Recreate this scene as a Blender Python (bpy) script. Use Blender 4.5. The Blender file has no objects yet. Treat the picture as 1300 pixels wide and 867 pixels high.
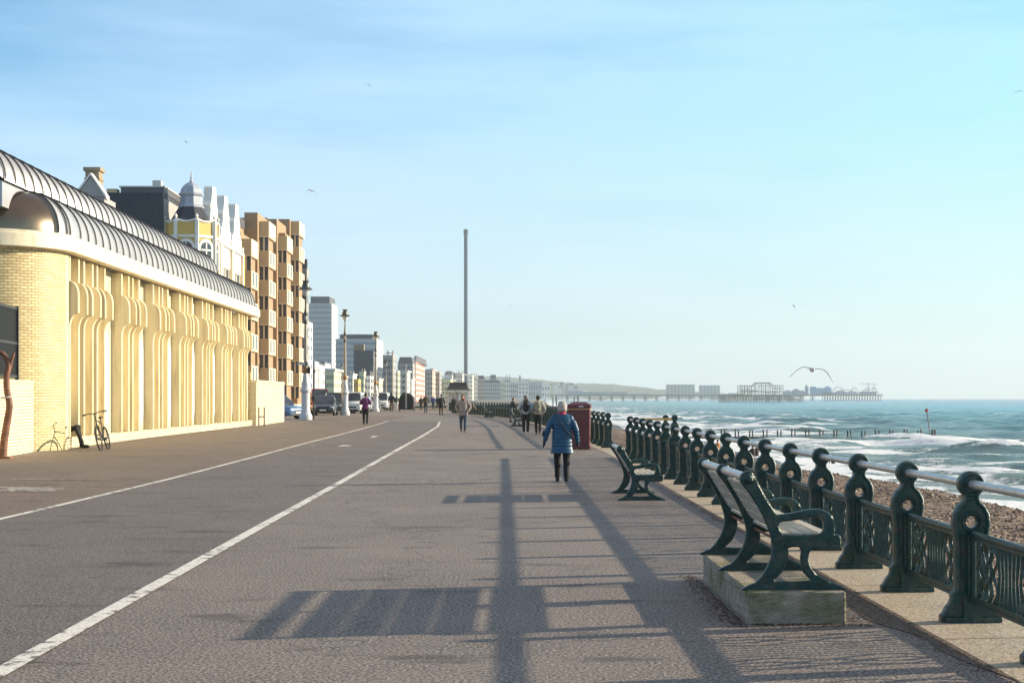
import bpy, bmesh, math, random
import numpy as np
from mathutils import Vector, Matrix, Euler
random.seed(7)
S = bpy.context.scene; C = S.collection
PI = math.pi; R = math.radians
F = 1900.0; CX = 650.0; HY = 505.0; CAMZ = 1.65
def X(px, d): return (px - CX) * d / F              # metres across from a photo measurement
def Z(py, d): return CAMZ + (HY - py) * d / F
TILT = 0.0153                                        # heading of the promenade
SEA = -3.2
def ss(v, a, b):
    t = min(1.0, max(0.0, (v - a) / (b - a))); return t * t * (3 - 2 * t)
def G(x, d):                                         # gentle rise of the promenade
    u = x + TILT * d
    return 0.09 * ss(d, 20, 60) + 0.1 * ss(d, 55, 120) + 0.07 * ss(-u, 5, 13) * (1 - ss(d, 60, 120)) * ss(d, 15, 40)

# ---------------------------------------------------------------- helpers
class MB:
    def __init__(s): s.v = []; s.f = []
    def add(s, vs, fs):
        o = len(s.v); s.v += [tuple(p) for p in vs]; s.f += [tuple(i + o for i in f) for f in fs]; return s
    def box(s, x0, x1, y0, y1, z0, z1):
        return s.add([(x0,y0,z0),(x1,y0,z0),(x1,y1,z0),(x0,y1,z0),(x0,y0,z1),(x1,y0,z1),(x1,y1,z1),(x0,y1,z1)],
              [(0,3,2,1),(4,5,6,7),(0,1,5,4),(1,2,6,5),(2,3,7,6),(3,0,4,7)])
    def taper(s, x0, x1, y0, y1, z0, z1, ix, iy):    # box whose top is inset
        return s.add([(x0,y0,z0),(x1,y0,z0),(x1,y1,z0),(x0,y1,z0),(x0+ix,y0+iy,z1),(x1-ix,y0+iy,z1),(x1-ix,y1-iy,z1),(x0+ix,y1-iy,z1)],
              [(0,3,2,1),(4,5,6,7),(0,1,5,4),(1,2,6,5),(2,3,7,6),(3,0,4,7)])
    def tube(s, pts, rad, n=10, caps=True, flat=1.0):
        pts = [Vector(p) for p in pts]
        if not hasattr(rad, '__len__'): rad = [rad] * len(pts)
        rings = []; up = None
        for i, p in enumerate(pts):
            t = (pts[min(i+1, len(pts)-1)] - pts[max(i-1, 0)]).normalized()
            if up is None:
                up = Vector((0,0,1)) if abs(t.z) < 0.9 else Vector((0,1,0))
            a = t.cross(up)
            if a.length < 1e-4: a = t.cross(Vector((1,0,0)))
            a.normalize(); b = a.cross(t).normalized(); up = b
            rings.append([p + (a * math.cos(2*PI*k/n) + b * math.sin(2*PI*k/n) * flat) * rad[i] for k in range(n)])
        vs = [q for r in rings for q in r]; fs = []
        for i in range(len(rings)-1):
            for k in range(n):
                fs.append((i*n+k, i*n+(k+1)%n, (i+1)*n+(k+1)%n, (i+1)*n+k))
        if caps:
            fs.append(tuple(range(n-1, -1, -1))); fs.append(tuple((len(rings)-1)*n+k for k in range(n)))
        return s.add(vs, fs)
    def lathe(s, prof, c=(0,0,0), n=16, ph=0.0):
        vs = []; fs = []
        for r, z in prof:
            for k in range(n):
                a = 2*PI*k/n + ph; vs.append((c[0]+r*math.cos(a), c[1]+r*math.sin(a), c[2]+z))
        m = len(prof)
        for i in range(m-1):
            for k in range(n): fs.append((i*n+k, i*n+(k+1)%n, (i+1)*n+(k+1)%n, (i+1)*n+k))
        fs.append(tuple(range(n-1,-1,-1))); fs.append(tuple((m-1)*n+k for k in range(n)))
        return s.add(vs, fs)
    def ell(s, c, r, n=12, m=8, rot=None):
        vs = []; fs = []
        for i in range(m+1):
            th = PI*i/m
            for k in range(n):
                a = 2*PI*k/n
                v = Vector((r[0]*math.sin(th)*math.cos(a), r[1]*math.sin(th)*math.sin(a), -r[2]*math.cos(th)))
                if rot: v = rot @ v
                vs.append(Vector(c)+v)
        for i in range(m):
            for k in range(n): fs.append((i*n+k, i*n+(k+1)%n, (i+1)*n+(k+1)%n, (i+1)*n+k))
        return s.add(vs, fs)
    def prism(s, poly, fn, t0, t1):                  # poly 2D -> fn(a, b, t)
        n = len(poly)
        return s.add([fn(a,b,t0) for a,b in poly] + [fn(a,b,t1) for a,b in poly],
                     [tuple(range(n-1,-1,-1)), tuple(range(n,2*n))] + [(i,(i+1)%n,n+(i+1)%n,n+i) for i in range(n)])
    def loft(s, rings, caps=True):
        n = len(rings[0]); vs = [q for r in rings for q in r]; fs = []
        for i in range(len(rings)-1):
            for k in range(n): fs.append((i*n+k, i*n+(k+1)%n, (i+1)*n+(k+1)%n, (i+1)*n+k))
        if caps: fs.append(tuple(range(n-1,-1,-1))); fs.append(tuple((len(rings)-1)*n+k for k in range(n)))
        return s.add(vs, fs)
    def mesh(s, name):
        me = bpy.data.meshes.new(name); me.from_pydata(s.v, [], s.f); me.update()
        bm = bmesh.new(); bm.from_mesh(me)
        bmesh.ops.remove_doubles(bm, verts=bm.verts, dist=1e-6)
        bmesh.ops.recalc_face_normals(bm, faces=bm.faces); bm.to_mesh(me); bm.free()
        return me
    def build(s, name, m, parent=None, smooth=False, bevel=0, uv=None, seg=2):
        me = s.mesh(name)
        return link(name, me, m, parent, smooth, bevel, uv, seg)
def link(name, me, m, parent=None, smooth=False, bevel=0, uv=None, seg=2):
    o = bpy.data.objects.new(name, me)
    if m is not None: me.materials.clear(); me.materials.append(m)
    C.objects.link(o)
    if parent: o.parent = parent
    if smooth:
        me.polygons.foreach_set('use_smooth', [True]*len(me.polygons))
        if smooth != 'all':
            try: me.set_sharp_from_angle(angle=R(40))
            except Exception: pass
    if bevel:
        b = o.modifiers.new('bevel', 'BEVEL'); b.width = bevel; b.segments = seg; b.limit_method = 'ANGLE'; b.angle_limit = R(35)
        b.harden_normals = False
    if uv:
        l = me.uv_layers.new(name='UVMap')
        for p in me.polygons:
            n = p.normal
            for li in p.loop_indices:
                co = me.vertices[me.loops[li].vertex_index].co
                if callable(uv): l.data[li].uv = uv(co, n)
                elif abs(n.x) >= abs(n.y) and abs(n.x) >= abs(n.z): l.data[li].uv = (co.y, co.z)
                elif abs(n.y) >= abs(n.z): l.data[li].uv = (co.x, co.z)
                else: l.data[li].uv = (co.x, co.y)
    return o
def tag(o, label=None, cat=None, group=None, kind=None):
    if label: o['label'] = label
    if cat: o['category'] = cat
    if group: o['group'] = group
    if kind: o['kind'] = kind
    return o
def thing(name, label, cat, loc=(0,0,0), rz=0, group=None, tilt=None):
    o = bpy.data.objects.new(name, None); o.empty_display_size = 0.2; C.objects.link(o)
    o.location = loc; o.rotation_euler = tilt if tilt else (0,0,rz)
    return tag(o, label, cat, group)
def copy_obj(o, parent=None, loc=None, rz=None, sc=None):
    c = o.copy(); C.objects.link(c); c.parent = parent
    if loc is not None: c.location = loc
    if rz is not None: c.rotation_euler = (0,0,rz)
    if sc is not None: c.scale = sc
    return c
def kids(o): return [q for q in list(C.objects) if q.parent == o]
def copy_tree(o, parent=None):
    c = o.copy(); C.objects.link(c); c.parent = parent
    for ch in kids(o): copy_tree(ch, c)
    return c
def evalmesh(o, name):
    dg = bpy.context.evaluated_depsgraph_get(); dg.update()
    me = bpy.data.meshes.new_from_object(o.evaluated_get(dg)); me.name = name
    return me
def catmull(pts, k=6, closed=True):
    P = [Vector(p) for p in pts]; n = len(P); out = []
    for i in range(n if closed else n-1):
        p0 = P[(i-1)%n] if closed or i>0 else P[0]; p1 = P[i]; p2 = P[(i+1)%n]
        p3 = P[(i+2)%n] if closed or i+2<n else P[-1]
        for j in range(k):
            t = j/k
            out.append(0.5*((2*p1)+(-p0+p2)*t+(2*p0-5*p1+4*p2-p3)*t*t+(-p0+3*p1-3*p2+p3)*t**3))
    if not closed: out.append(P[-1])
    return out
def plate(name, outer, holes, th, bev):              # 2-D outline with holes -> mesh standing in the xz plane
    cu = bpy.data.curves.new(name, 'CURVE'); cu.dimensions = '2D'; cu.fill_mode = 'BOTH'
    cu.extrude = th/2 - bev; cu.bevel_depth = bev; cu.bevel_resolution = 1
    for pts in [outer] + holes:
        sp = cu.splines.new('POLY'); sp.points.add(len(pts)-1); sp.use_cyclic_u = True
        for q, p in zip(sp.points, pts): q.co = (p[0], p[1], 0, 1)
    o = bpy.data.objects.new('tmp', cu); C.objects.link(o)
    me = evalmesh(o, name); bpy.data.objects.remove(o); bpy.data.curves.remove(cu)
    me.transform(Matrix.Rotation(PI/2, 4, 'X')); return me
def join(mes, name):
    bm = bmesh.new()
    for m in mes: bm.from_mesh(m)
    me = bpy.data.meshes.new(name); bm.to_mesh(me); bm.free(); return me
def fuse(mb, name, vox=0.015, smooth=4):             # melt overlapping shapes into one continuous skin
    me = mb.mesh(name); o = bpy.data.objects.new('tmp', me); C.objects.link(o)
    r = o.modifiers.new('r', 'REMESH'); r.mode = 'VOXEL'; r.voxel_size = vox
    s = o.modifiers.new('s', 'SMOOTH'); s.iterations = smooth; s.factor = 0.5
    out = evalmesh(o, name); bpy.data.objects.remove(o); bpy.data.meshes.remove(me)
    return out

# ---------------------------------------------------------------- materials
def nmat(name):
    m = bpy.data.materials.new(name); m.use_nodes = True
    nt = m.node_tree; return m, nt, nt.nodes, nt.links, nt.nodes['Principled BSDF']
def lin(c): return tuple(((v/255)/12.92 if v/255 <= 0.04045 else ((v/255+0.055)/1.055)**2.4) for v in c[:3]) + (1,)
def col(c): return (c[0], c[1], c[2], 1)
def mul(c, k): return (min(1, c[0]*k), min(1, c[1]*k), min(1, c[2]*k), 1)
def mat(name, c, rough=0.6, metal=0.0, var=0.15, scale=6.0, bump=0.0, bscale=None, spec=0.5, dirt=None, dirt_amt=0.4, dirt_scale=2.0, stretch=None, dstretch=None):
    m, nt, N, L, B = nmat(name); c = col(c)
    tc = N.new('ShaderNodeTexCoord'); mp = N.new('ShaderNodeMapping'); L.new(tc.outputs['Object'], mp.inputs[0])
    if stretch: mp.inputs['Scale'].default_value = stretch
    n = N.new('ShaderNodeTexNoise'); n.inputs['Scale'].default_value = scale; n.inputs['Detail'].default_value = 5; L.new(mp.outputs[0], n.inputs['Vector'])
    r = N.new('ShaderNodeValToRGB'); r.color_ramp.elements[0].position = 0.3; r.color_ramp.elements[1].position = 0.7
    r.color_ramp.elements[0].color = mul(c, 1-var); r.color_ramp.elements[1].color = mul(c, 1+var); L.new(n.outputs[0], r.inputs[0])
    out = r.outputs[0]
    if dirt:
        n2 = N.new('ShaderNodeTexNoise'); n2.inputs['Scale'].default_value = dirt_scale; n2.inputs['Detail'].default_value = 8; mq = N.new('ShaderNodeMapping'); mq.inputs['Scale'].default_value = dstretch or (1,1,1); L.new(tc.outputs['Object'], mq.inputs[0]); L.new(mq.outputs[0], n2.inputs['Vector'])
        r2 = N.new('ShaderNodeValToRGB'); r2.color_ramp.elements[0].position = 0.48; r2.color_ramp.elements[1].position = 0.66
        r2.color_ramp.elements[0].color = (0,0,0,1); r2.color_ramp.elements[1].color = (dirt_amt,)*3+(1,)
        L.new(n2.outputs[0], r2.inputs[0]); mx = N.new('ShaderNodeMix'); mx.data_type = 'RGBA'
        L.new(r2.outputs[0], mx.inputs[0]); L.new(out, mx.inputs[6]); mx.inputs[7].default_value = col(dirt); out = mx.outputs[2]
    L.new(out, B.inputs['Base Color'])
    B.inputs['Roughness'].default_value = rough; B.inputs['Metallic'].default_value = metal; B.inputs['Specular IOR Level'].default_value = spec
    if bump:
        n3 = N.new('ShaderNodeTexNoise'); n3.inputs['Scale'].default_value = bscale or scale*6; n3.inputs['Detail'].default_value = 4; L.new(mp.outputs[0], n3.inputs['Vector'])
        b = N.new('ShaderNodeBump'); b.inputs['Strength'].default_value = min(1, bump); b.inputs['Distance'].default_value = 0.02
        L.new(n3.outputs[0], b.inputs['Height']); L.new(b.outputs[0], B.inputs['Normal'])
    return m
def mixc(N, L, fac, a, b):
    mx = N.new('ShaderNodeMix'); mx.data_type = 'RGBA'
    if hasattr(fac, 'is_linked') or not isinstance(fac, (int, float)): L.new(fac, mx.inputs[0])
    else: mx.inputs[0].default_value = fac
    for i, q in ((6, a), (7, b)):
        if isinstance(q, tuple): mx.inputs[i].default_value = q
        else: L.new(q, mx.inputs[i])
    return mx.outputs[2]
def ramp(N, L, src, p0, p1, c0=(0,0,0,1), c1=(1,1,1,1)):
    r = N.new('ShaderNodeValToRGB'); r.color_ramp.elements[0].position = p0; r.color_ramp.elements[1].position = p1
    r.color_ramp.elements[0].color = c0; r.color_ramp.elements[1].color = c1; L.new(src, r.inputs[0]); return r.outputs[0]
def noise(N, L, vec, scale, detail=5, stretch=None, rough=0.5):
    if stretch:
        mp = N.new('ShaderNodeMapping'); mp.inputs['Scale'].default_value = stretch; L.new(vec, mp.inputs[0]); vec = mp.outputs[0]
    n = N.new('ShaderNodeTexNoise'); n.inputs['Scale'].default_value = scale; n.inputs['Detail'].default_value = detail; n.inputs['Roughness'].default_value = rough
    L.new(vec, n.inputs['Vector']); return n.outputs[0]
def asphalt(name, c, stone, patch, wear=0.0, wearc=None, bump=1.0, grain=55):
    m, nt, N, L, B = nmat(name)
    v = N.new('ShaderNodeTexCoord').outputs['Object']
    base = mixc(N, L, ramp(N, L, noise(N, L, v, 0.42, 8, rough=.62), 0.38, 0.64), col(c), col(patch))
    g = noise(N, L, v, grain, 3, rough=0.7)
    base = mixc(N, L, ramp(N, L, g, 0.49, 0.60), base, col(stone))
    base = mixc(N, L, ramp(N, L, g, 0.34, 0.46, (1,1,1,1), (0,0,0,1)), base, mul(c, 0.35))
    base = mixc(N, L, ramp(N, L, noise(N, L, v, 16, 2, rough=.7), 0.66, 0.72, (0,0,0,1), (.6,)*3+(1,)), base, mul(stone, 1.3))
    st = ramp(N, L, noise(N, L, v, 1.1, 8, (0.55, 1.5, 1), .62), 0.585, 0.655, (0,0,0,1), (0.6,)*3+(1,))   # damp streaks across the walk
    base = mixc(N, L, st, base, mul(c, 0.4))
    cr = N.new('ShaderNodeTexVoronoi'); cr.feature = 'DISTANCE_TO_EDGE'; cr.inputs['Scale'].default_value = 0.16
    nz = N.new('ShaderNodeTexNoise'); nz.inputs['Scale'].default_value = 1.5; nz.inputs['Detail'].default_value = 6; L.new(v, nz.inputs['Vector'])
    ad = N.new('ShaderNodeVectorMath'); ad.operation = 'MULTIPLY_ADD'; L.new(nz.outputs[1], ad.inputs[0]); ad.inputs[1].default_value = (1.4,1.4,0); L.new(v, ad.inputs[2])
    L.new(ad.outputs[0], cr.inputs['Vector'])
    base = mixc(N, L, ramp(N, L, cr.outputs[0], 0.0, 0.0035, (0.55,)*3+(1,), (0,0,0,1)), base, mul(c, 0.3))
    if wear:
        wn = N.new('ShaderNodeMath'); wn.operation = 'ADD'; wn.use_clamp = False
        L.new(noise(N, L, v, 7, 8, rough=0.65), wn.inputs[0]); a2 = N.new('ShaderNodeMath'); a2.operation = 'MULTIPLY'; a2.inputs[1].default_value = 0.5
        L.new(noise(N, L, v, 0.7, 3), a2.inputs[0]); L.new(a2.outputs[0], wn.inputs[1])
        base = mixc(N, L, ramp(N, L, wn.outputs[0], wear, wear+0.1), mixc(N, L, ramp(N, L, noise(N, L, v, 30, 3), .4, .6), col(wearc), mul(wearc, .8)), base)
    L.new(base, B.inputs['Base Color']); B.inputs['Roughness'].default_value = 0.72; B.inputs['Specular IOR Level'].default_value = 0.5
    b = N.new('ShaderNodeBump'); b.inputs['Strength'].default_value = bump; b.inputs['Distance'].default_value = 0.006; L.new(g, b.inputs['Height'])
    b2 = N.new('ShaderNodeBump'); b2.inputs['Strength'].default_value = 0.5; b2.inputs['Distance'].default_value = 0.02; L.new(noise(N, L, v, 3, 4), b2.inputs['Height'])
    L.new(b2.outputs[0], b.inputs['Normal']); L.new(b.outputs[0], B.inputs['Normal'])
    return m
def brick(name, c1, c2, mortar, w=0.225, h=0.085, ms=0.012, rough=0.6, bump=0.4):
    m, nt, N, L, B = nmat(name)
    tc = N.new('ShaderNodeTexCoord'); b = N.new('ShaderNodeTexBrick'); L.new(tc.outputs['UV'], b.inputs['Vector'])
    b.inputs['Scale'].default_value = 1; b.inputs['Brick Width'].default_value = w; b.inputs['Row Height'].default_value = h; b.inputs['Mortar Size'].default_value = ms
    b.inputs['Color1'].default_value = col(c1); b.inputs['Color2'].default_value = col(c2); b.inputs['Mortar'].default_value = col(mortar); b.inputs['Mortar Smooth'].default_value = 0.2
    o = mixc(N, L, ramp(N, L, noise(N, L, tc.outputs['Object'], 0.8, 6), 0.5, 0.75, (0,0,0,1), (0.45,)*3+(1,)), b.outputs[0], mul(c1, 0.72))
    L.new(o, B.inputs['Base Color']); B.inputs['Roughness'].default_value = rough
    bp = N.new('ShaderNodeBump'); bp.inputs['Strength'].default_value = bump; bp.inputs['Distance'].default_value = 0.008; bp.invert = True
    L.new(b.outputs['Fac'], bp.inputs['Height']); L.new(bp.outputs[0], B.inputs['Normal'])
    return m
M = {}
M['prom'] = asphalt('promenade_asphalt', (0.100,0.079,0.069), (0.37,0.31,0.265), (0.168,0.134,0.114), grain=42)
M['road'] = asphalt('road_asphalt', (0.082,0.067,0.062), (0.27,0.22,0.19), (0.118,0.095,0.084), grain=48)
M['park'] = asphalt('parking_asphalt', (0.105,0.078,0.060), (0.30,0.23,0.17), (0.15,0.107,0.076))
M['line'] = asphalt('worn_white_paint', (0.12,0.11,0.105), (0.3,0.28,0.26), (0.14,0.125,0.115), 0.77, (0.80,0.75,0.67))
M['linefaint'] = asphalt('faded_white_paint', (0.12,0.10,0.085), (0.3,0.26,0.22), (0.14,0.12,0.10), 0.68, (0.5,0.45,0.38))
M['kerb'] = asphalt('kerb_concrete', (0.40,0.325,0.235), (0.55,0.46,0.35), (0.33,0.28,0.20), grain=40)
M['plinth'] = mat('mossy_concrete', (0.33,0.28,0.22), 0.9, var=0.25, scale=9, bump=0.8, bscale=60, dirt=(0.10,0.115,0.02), dirt_amt=0.8, dirt_scale=3.2)
M['green'] = mat('dark_green_paint', (0.006,0.040,0.036), 0.30, var=0.4, scale=14, bump=0.5, bscale=60, dirt=(0.12,0.10,0.07), dirt_amt=0.4, dirt_scale=11)
M['railtube'] = mat('galvanised_tube', (0.55,0.54,0.53), 0.34, metal=0.55, var=0.12, scale=9, bump=0.1)
M['wood'] = mat('weathered_plank', (0.44,0.40,0.33), 0.6, var=0.35, scale=5, bump=0.4, bscale=18, stretch=(8,0.6,8))
M['brickY'] = brick('pale_yellow_brick', (0.76,0.61,0.31), (0.56,0.42,0.20), (0.27,0.20,0.12))
M['brickW'] = brick('cream_brick', (0.80,0.71,0.50), (0.74,0.63,0.42), (0.20,0.15,0.08), w=.23, h=0.088, ms=0.012)
M['cream'] = mat('cream_concrete', (0.80,0.69,0.45), 0.55, var=0.05, scale=2, dirt=(0.40,0.29,0.15), dirt_amt=0.5, dirt_scale=2.2, dstretch=(2.5,2.5,.22), bump=0.12)
M['band'] = mat('cream_fascia', (0.74,0.65,0.48), 0.5, var=0.05, scale=3, dirt=(0.42,0.34,0.22), dirt_amt=0.45, dirt_scale=2.4, dstretch=(2,2,.5))
M['zinc'] = mat('roof_metal', (0.42,0.43,0.46), 0.42, metal=0.35, var=0.10, scale=1.5, bump=0.05)
M['bronze'] = mat('bronze_metal', (0.20,0.15,0.11), 0.27, metal=0.9, var=0.12, scale=2.0)
M['rib'] = mat('dark_roof_seam', (0.03,0.028,0.028), 0.5)
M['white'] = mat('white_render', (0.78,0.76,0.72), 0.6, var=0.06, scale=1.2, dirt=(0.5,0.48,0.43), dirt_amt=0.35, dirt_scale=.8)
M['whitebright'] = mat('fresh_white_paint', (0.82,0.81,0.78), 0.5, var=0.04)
M['yellow'] = mat('ochre_render', (0.62,0.43,0.12), 0.65, var=0.08, scale=2, dirt=(.4,.3,.12), dirt_amt=.3)
M['glass'] = mat('window_glass', (0.045,0.055,0.07), 0.12, var=0.5, scale=1.5, spec=0.8)
M['slit'] = mat('pale_window_panel', (0.55,0.60,0.66), 0.25, var=0.12, scale=1, spec=.7)
M['slate'] = mat('dark_slate', (0.03,0.035,0.05), 0.6, var=0.25, scale=3)
M['brown'] = brick('brown_brick', (0.38,0.24,0.13), (0.33,0.21,0.11), (0.30,0.22,0.14), h=0.08)
M['tan'] = brick('tan_brick', (0.58,0.43,0.25), (0.53,0.39,0.22), (0.52,0.4,0.24), h=0.08)
M['offwhite'] = mat('off_white_panel', (0.70,0.60,0.44), 0.55, var=0.05)
M['grey'] = mat('grey_render', (0.32,0.31,0.31), 0.7, var=0.1, scale=1)
M['dgrey'] = mat('dark_grey_cladding', (0.09,0.09,0.10), 0.5, var=0.15, scale=1)
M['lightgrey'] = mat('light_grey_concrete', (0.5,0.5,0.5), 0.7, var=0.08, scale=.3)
M['pinkish'] = mat('buff_stone', (0.52,0.42,0.35), 0.7, var=0.12, scale=.3)
M['red'] = mat('red_brickwork', (0.46,0.20,0.15), 0.7, var=0.15, scale=.4)
M['palegreen'] = mat('pale_green_render', (0.62,0.63,0.42), 0.7, var=0.08, scale=.3)
M['orange'] = mat('terracotta_render', (0.55,0.32,0.18), 0.7, var=0.1, scale=.3)
M['rust'] = mat('rusty_steel', (0.17,0.075,0.045), 0.65, var=0.45, scale=7, bump=0.4, bscale=30)
M['black'] = mat('black_metal', (0.018,0.018,0.02), 0.4, var=0.3)
M['rubber'] = mat('black_rubber', (0.02,0.02,0.02), 0.8, var=0.2)
M['dome'] = mat('dome_lead', (0.34,0.38,0.45), 0.5, var=.12, scale=2)
M['post_white'] = mat('lamp_white_paint', (0.50,0.51,0.55), 0.4, var=0.08, scale=3, dirt=(.35,.28,.2), dirt_amt=.4, dirt_scale=2)
M['post_brown'] = mat('lamp_shaft_paint', (0.30,0.26,0.22), 0.45, var=0.1)
M['collar'] = mat('bronze_collar', (0.32,0.17,0.06), 0.45, metal=0.3)
M['lantern'] = mat('lantern_metal', (0.06,0.065,0.06), 0.4)
M['lglass'] = mat('lantern_glass', (0.55,0.56,0.55), 0.15)
M['maroon'] = mat('maroon_paint', (0.115,0.018,0.022), 0.33, var=0.12, scale=2, dirt=(0.05,0.012,0.014), dirt_amt=.4)
M['gold'] = mat('gold_trim', (0.45,0.28,0.12), 0.4, var=0.1)
M['weed'] = mat('weed_leaf', (0.09,0.12,0.02), 0.7, var=0.3)
M['timber'] = mat('wet_timber', (0.07,0.055,0.045), 0.7, var=0.3, scale=2)
M['steel'] = mat('pier_iron', (0.035,0.028,0.027), 0.7, var=0.2, scale=.1)
M['i360'] = mat('blue_grey_steel', (0.022,0.045,0.095), 0.5, metal=0.1, var=0.05, scale=.02)
M['pierblue'] = mat('pier_blue_paint', (0.22,0.42,0.58), 0.6, var=0.1, scale=.1)
M['piergrey'] = mat('pier_grey_paint', (0.32,0.36,0.42), 0.6, var=0.1, scale=.1)
M['roof_far'] = mat('far_roof', (0.10,0.10,0.115), 0.7, var=0.2, scale=.2)
M['litter'] = mat('leaf_debris', (0.10,0.055,0.03), 0.85, var=0.5, scale=30)

def cobj(name, c, **k):
    if name not in M: M[name] = mat(name, c, **k)
    return M[name]
# ---------------------------------------------------------------- rail line along the sea wall
ctrl = [(d, 3.427-0.00526*d) for d in (-4,6,15,25,33)] + [(42.2,3.17),(47.5,3.03),(52.7,2.86),(60,2.62),(76,2.15),(100,0.8),(130,-3.2),(160,-9.0),(200,-18.5),(260,-32)]
def railx(d):
    for i in range(len(ctrl)-1):
        if ctrl[i][0] <= d <= ctrl[i+1][0] or i == len(ctrl)-2:
            p0 = ctrl[max(i-1,0)]; p1 = ctrl[i]; p2 = ctrl[i+1]; p3 = ctrl[min(i+2,len(ctrl)-1)]
            t = (d-p1[0])/(p2[0]-p1[0])
            m1 = (p2[1]-p0[1])/(p2[0]-p0[0]); m2 = (p3[1]-p1[1])/(p3[0]-p1[0]); h = p2[0]-p1[0]
            return (2*t**3-3*t*t+1)*p1[1]+(t**3-2*t*t+t)*h*m1+(-2*t**3+3*t*t)*p2[1]+(t**3-t*t)*h*m2
def coast(d):                                        # waterline
    if d < 600: return 22.0 + 1.2*math.sin(d*0.05) + 0.6*math.sin(d*0.13)
    if d < 2300: return 22 + 1.5*math.sin(d*0.05)*0 + (d-600)*0.02
    if d < 3600: return 56 + (d-2300)**1.25/15
    return 56 + 1300**1.25/15
rows = [-6+0.75*i for i in range(68)] + [45+1.25*i for i in range(60)] + [121+4*i for i in range(36)]
def sheet(name, m, left, right, dz, ncol, r=None, kind='structure', label=None):
    r = r or rows; vs = []; fs = []
    for d in r:
        a, b = left(d), right(d)
        for k in range(ncol+1):
            x = a+(b-a)*k/ncol; vs.append((x, d, G(x,d)+dz))
    n = ncol+1
    for i in range(len(r)-1):
        for k in range(ncol): fs.append((i*n+k, i*n+k+1, (i+1)*n+k+1, (i+1)*n+k))
    mb = MB(); mb.add(vs, fs); o = mb.build(name, m, None, smooth='all'); tag(o, label, kind=kind); return o
sheet('promenade', M['prom'], lambda d: -30, lambda d: railx(d)-0.43, 0.0, 60)
def U(u, d): return u - TILT*d
def interp(tab, d):
    if d <= tab[0][0]: return tab[0][1]
    for (a, x), (b, y) in zip(tab, tab[1:]):
        if d <= b: return x+(y-x)*(d-a)/(b-a)
    return tab[-1][1]
L1 = [(0,-2.95),(20,-2.93),(40,-2.83),(60,-2.72),(80,-2.75),(90,-3.0),(98,-3.2)]
L2 = [(0,-6.9),(14,-6.75),(20,-6.65),(30,-6.42),(40,-6.34),(60,-6.28),(86,-6.3),(98,-6.5)]
rr = [r for r in rows if r <= 95]
sheet('road', M['road'], lambda d: U(interp(L2,d),d), lambda d: U(interp(L1,d),d), 0.004, 8, rr)
sheet('parking_apron', M['park'], lambda d: U(-12.35,d), lambda d: U(interp(L2,d),d), 0.0045, 14, [r for r in rows if r <= 121])
sheet('painted_line', M['line'], lambda d: U(interp(L1,d)-0.065,d), lambda d: U(interp(L1,d)+0.075,d), 0.009, 1, [r for r in rows if r <= 94])
sheet('painted_line', M['line'], lambda d: U(interp(L2,d)-0.05,d), lambda d: U(interp(L2,d)+0.06,d), 0.009, 1, [r for r in rows if r <= 97])
def mark(u0, u1, d0, d1, m='linefaint', dz=0.011):
    mb = MB(); p = [(U(u0,d0),d0),(U(u1,d0),d0),(U(u1,d1),d1),(U(u0,d1),d1)]
    mb.add([(x,y,G(x,y)+dz) for x,y in p], [(0,1,2,3)]); tag(mb.build('road_marking', M[m]), kind='structure')
mark(-4.9,-4.55,48.5,49.6,'line'); mark(-6.0,-5.0,49.4,49.7); mark(-4.7,-4.5,59,61,'line'); mark(-5.2,-3.6,58.8,59.0)
mark(-9.9,-7.9,26.9,27.15); mark(-9.4,-7.4,29.4,29.6); mark(-8.6,-7.6,26.0,26.9)
for i in range(6): mark(-8.6-0.0*i,-7.3,46+i*9,46.3+i*9)
for i in range(5): mark(-12.1,-10.2,88+i*5,88.2+i*5)
for i in range(3): mark(-9.4,-6.8,66+i*13,66.25+i*13)
# concrete strip carrying the railings, the sea wall below it
sheet('kerb_strip', M['kerb'], lambda d: railx(d)-0.43, lambda d: railx(d)+0.50, 0.006, 3)
def strip_joint():
    d = 7.3
    while d < 60:
        mb = MB(); a, b = railx(d)-0.425, railx(d)+0.49
        mb.add([(a,d,G(a,d)+.009),(b,d+.1,G(b,d)+.009),(b,d+.112,G(b,d)+.009),(a,d+.012,G(a,d)+.009)], [(0,1,2,3)])
        tag(mb.build('kerb_joint', M['litter']), kind='structure'); d += 2.9
strip_joint()
vs = []; fs = []
for d in rows:
    x = railx(d)+0.50; vs += [(x,d,G(x,d)+0.006),(x,d,-3.0),(x-.6,d,-3.0)]
for i in range(len(rows)-1):
    fs += [(3*i,3*i+1,3*i+4,3*i+3),(3*i+1,3*i+2,3*i+5,3*i+4)]
wm = MB(); wm.add(vs, fs); tag(wm.build('sea_wall', M['kerb']), 'low concrete sea wall dropping from the railings to the beach', 'sea wall')

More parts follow.
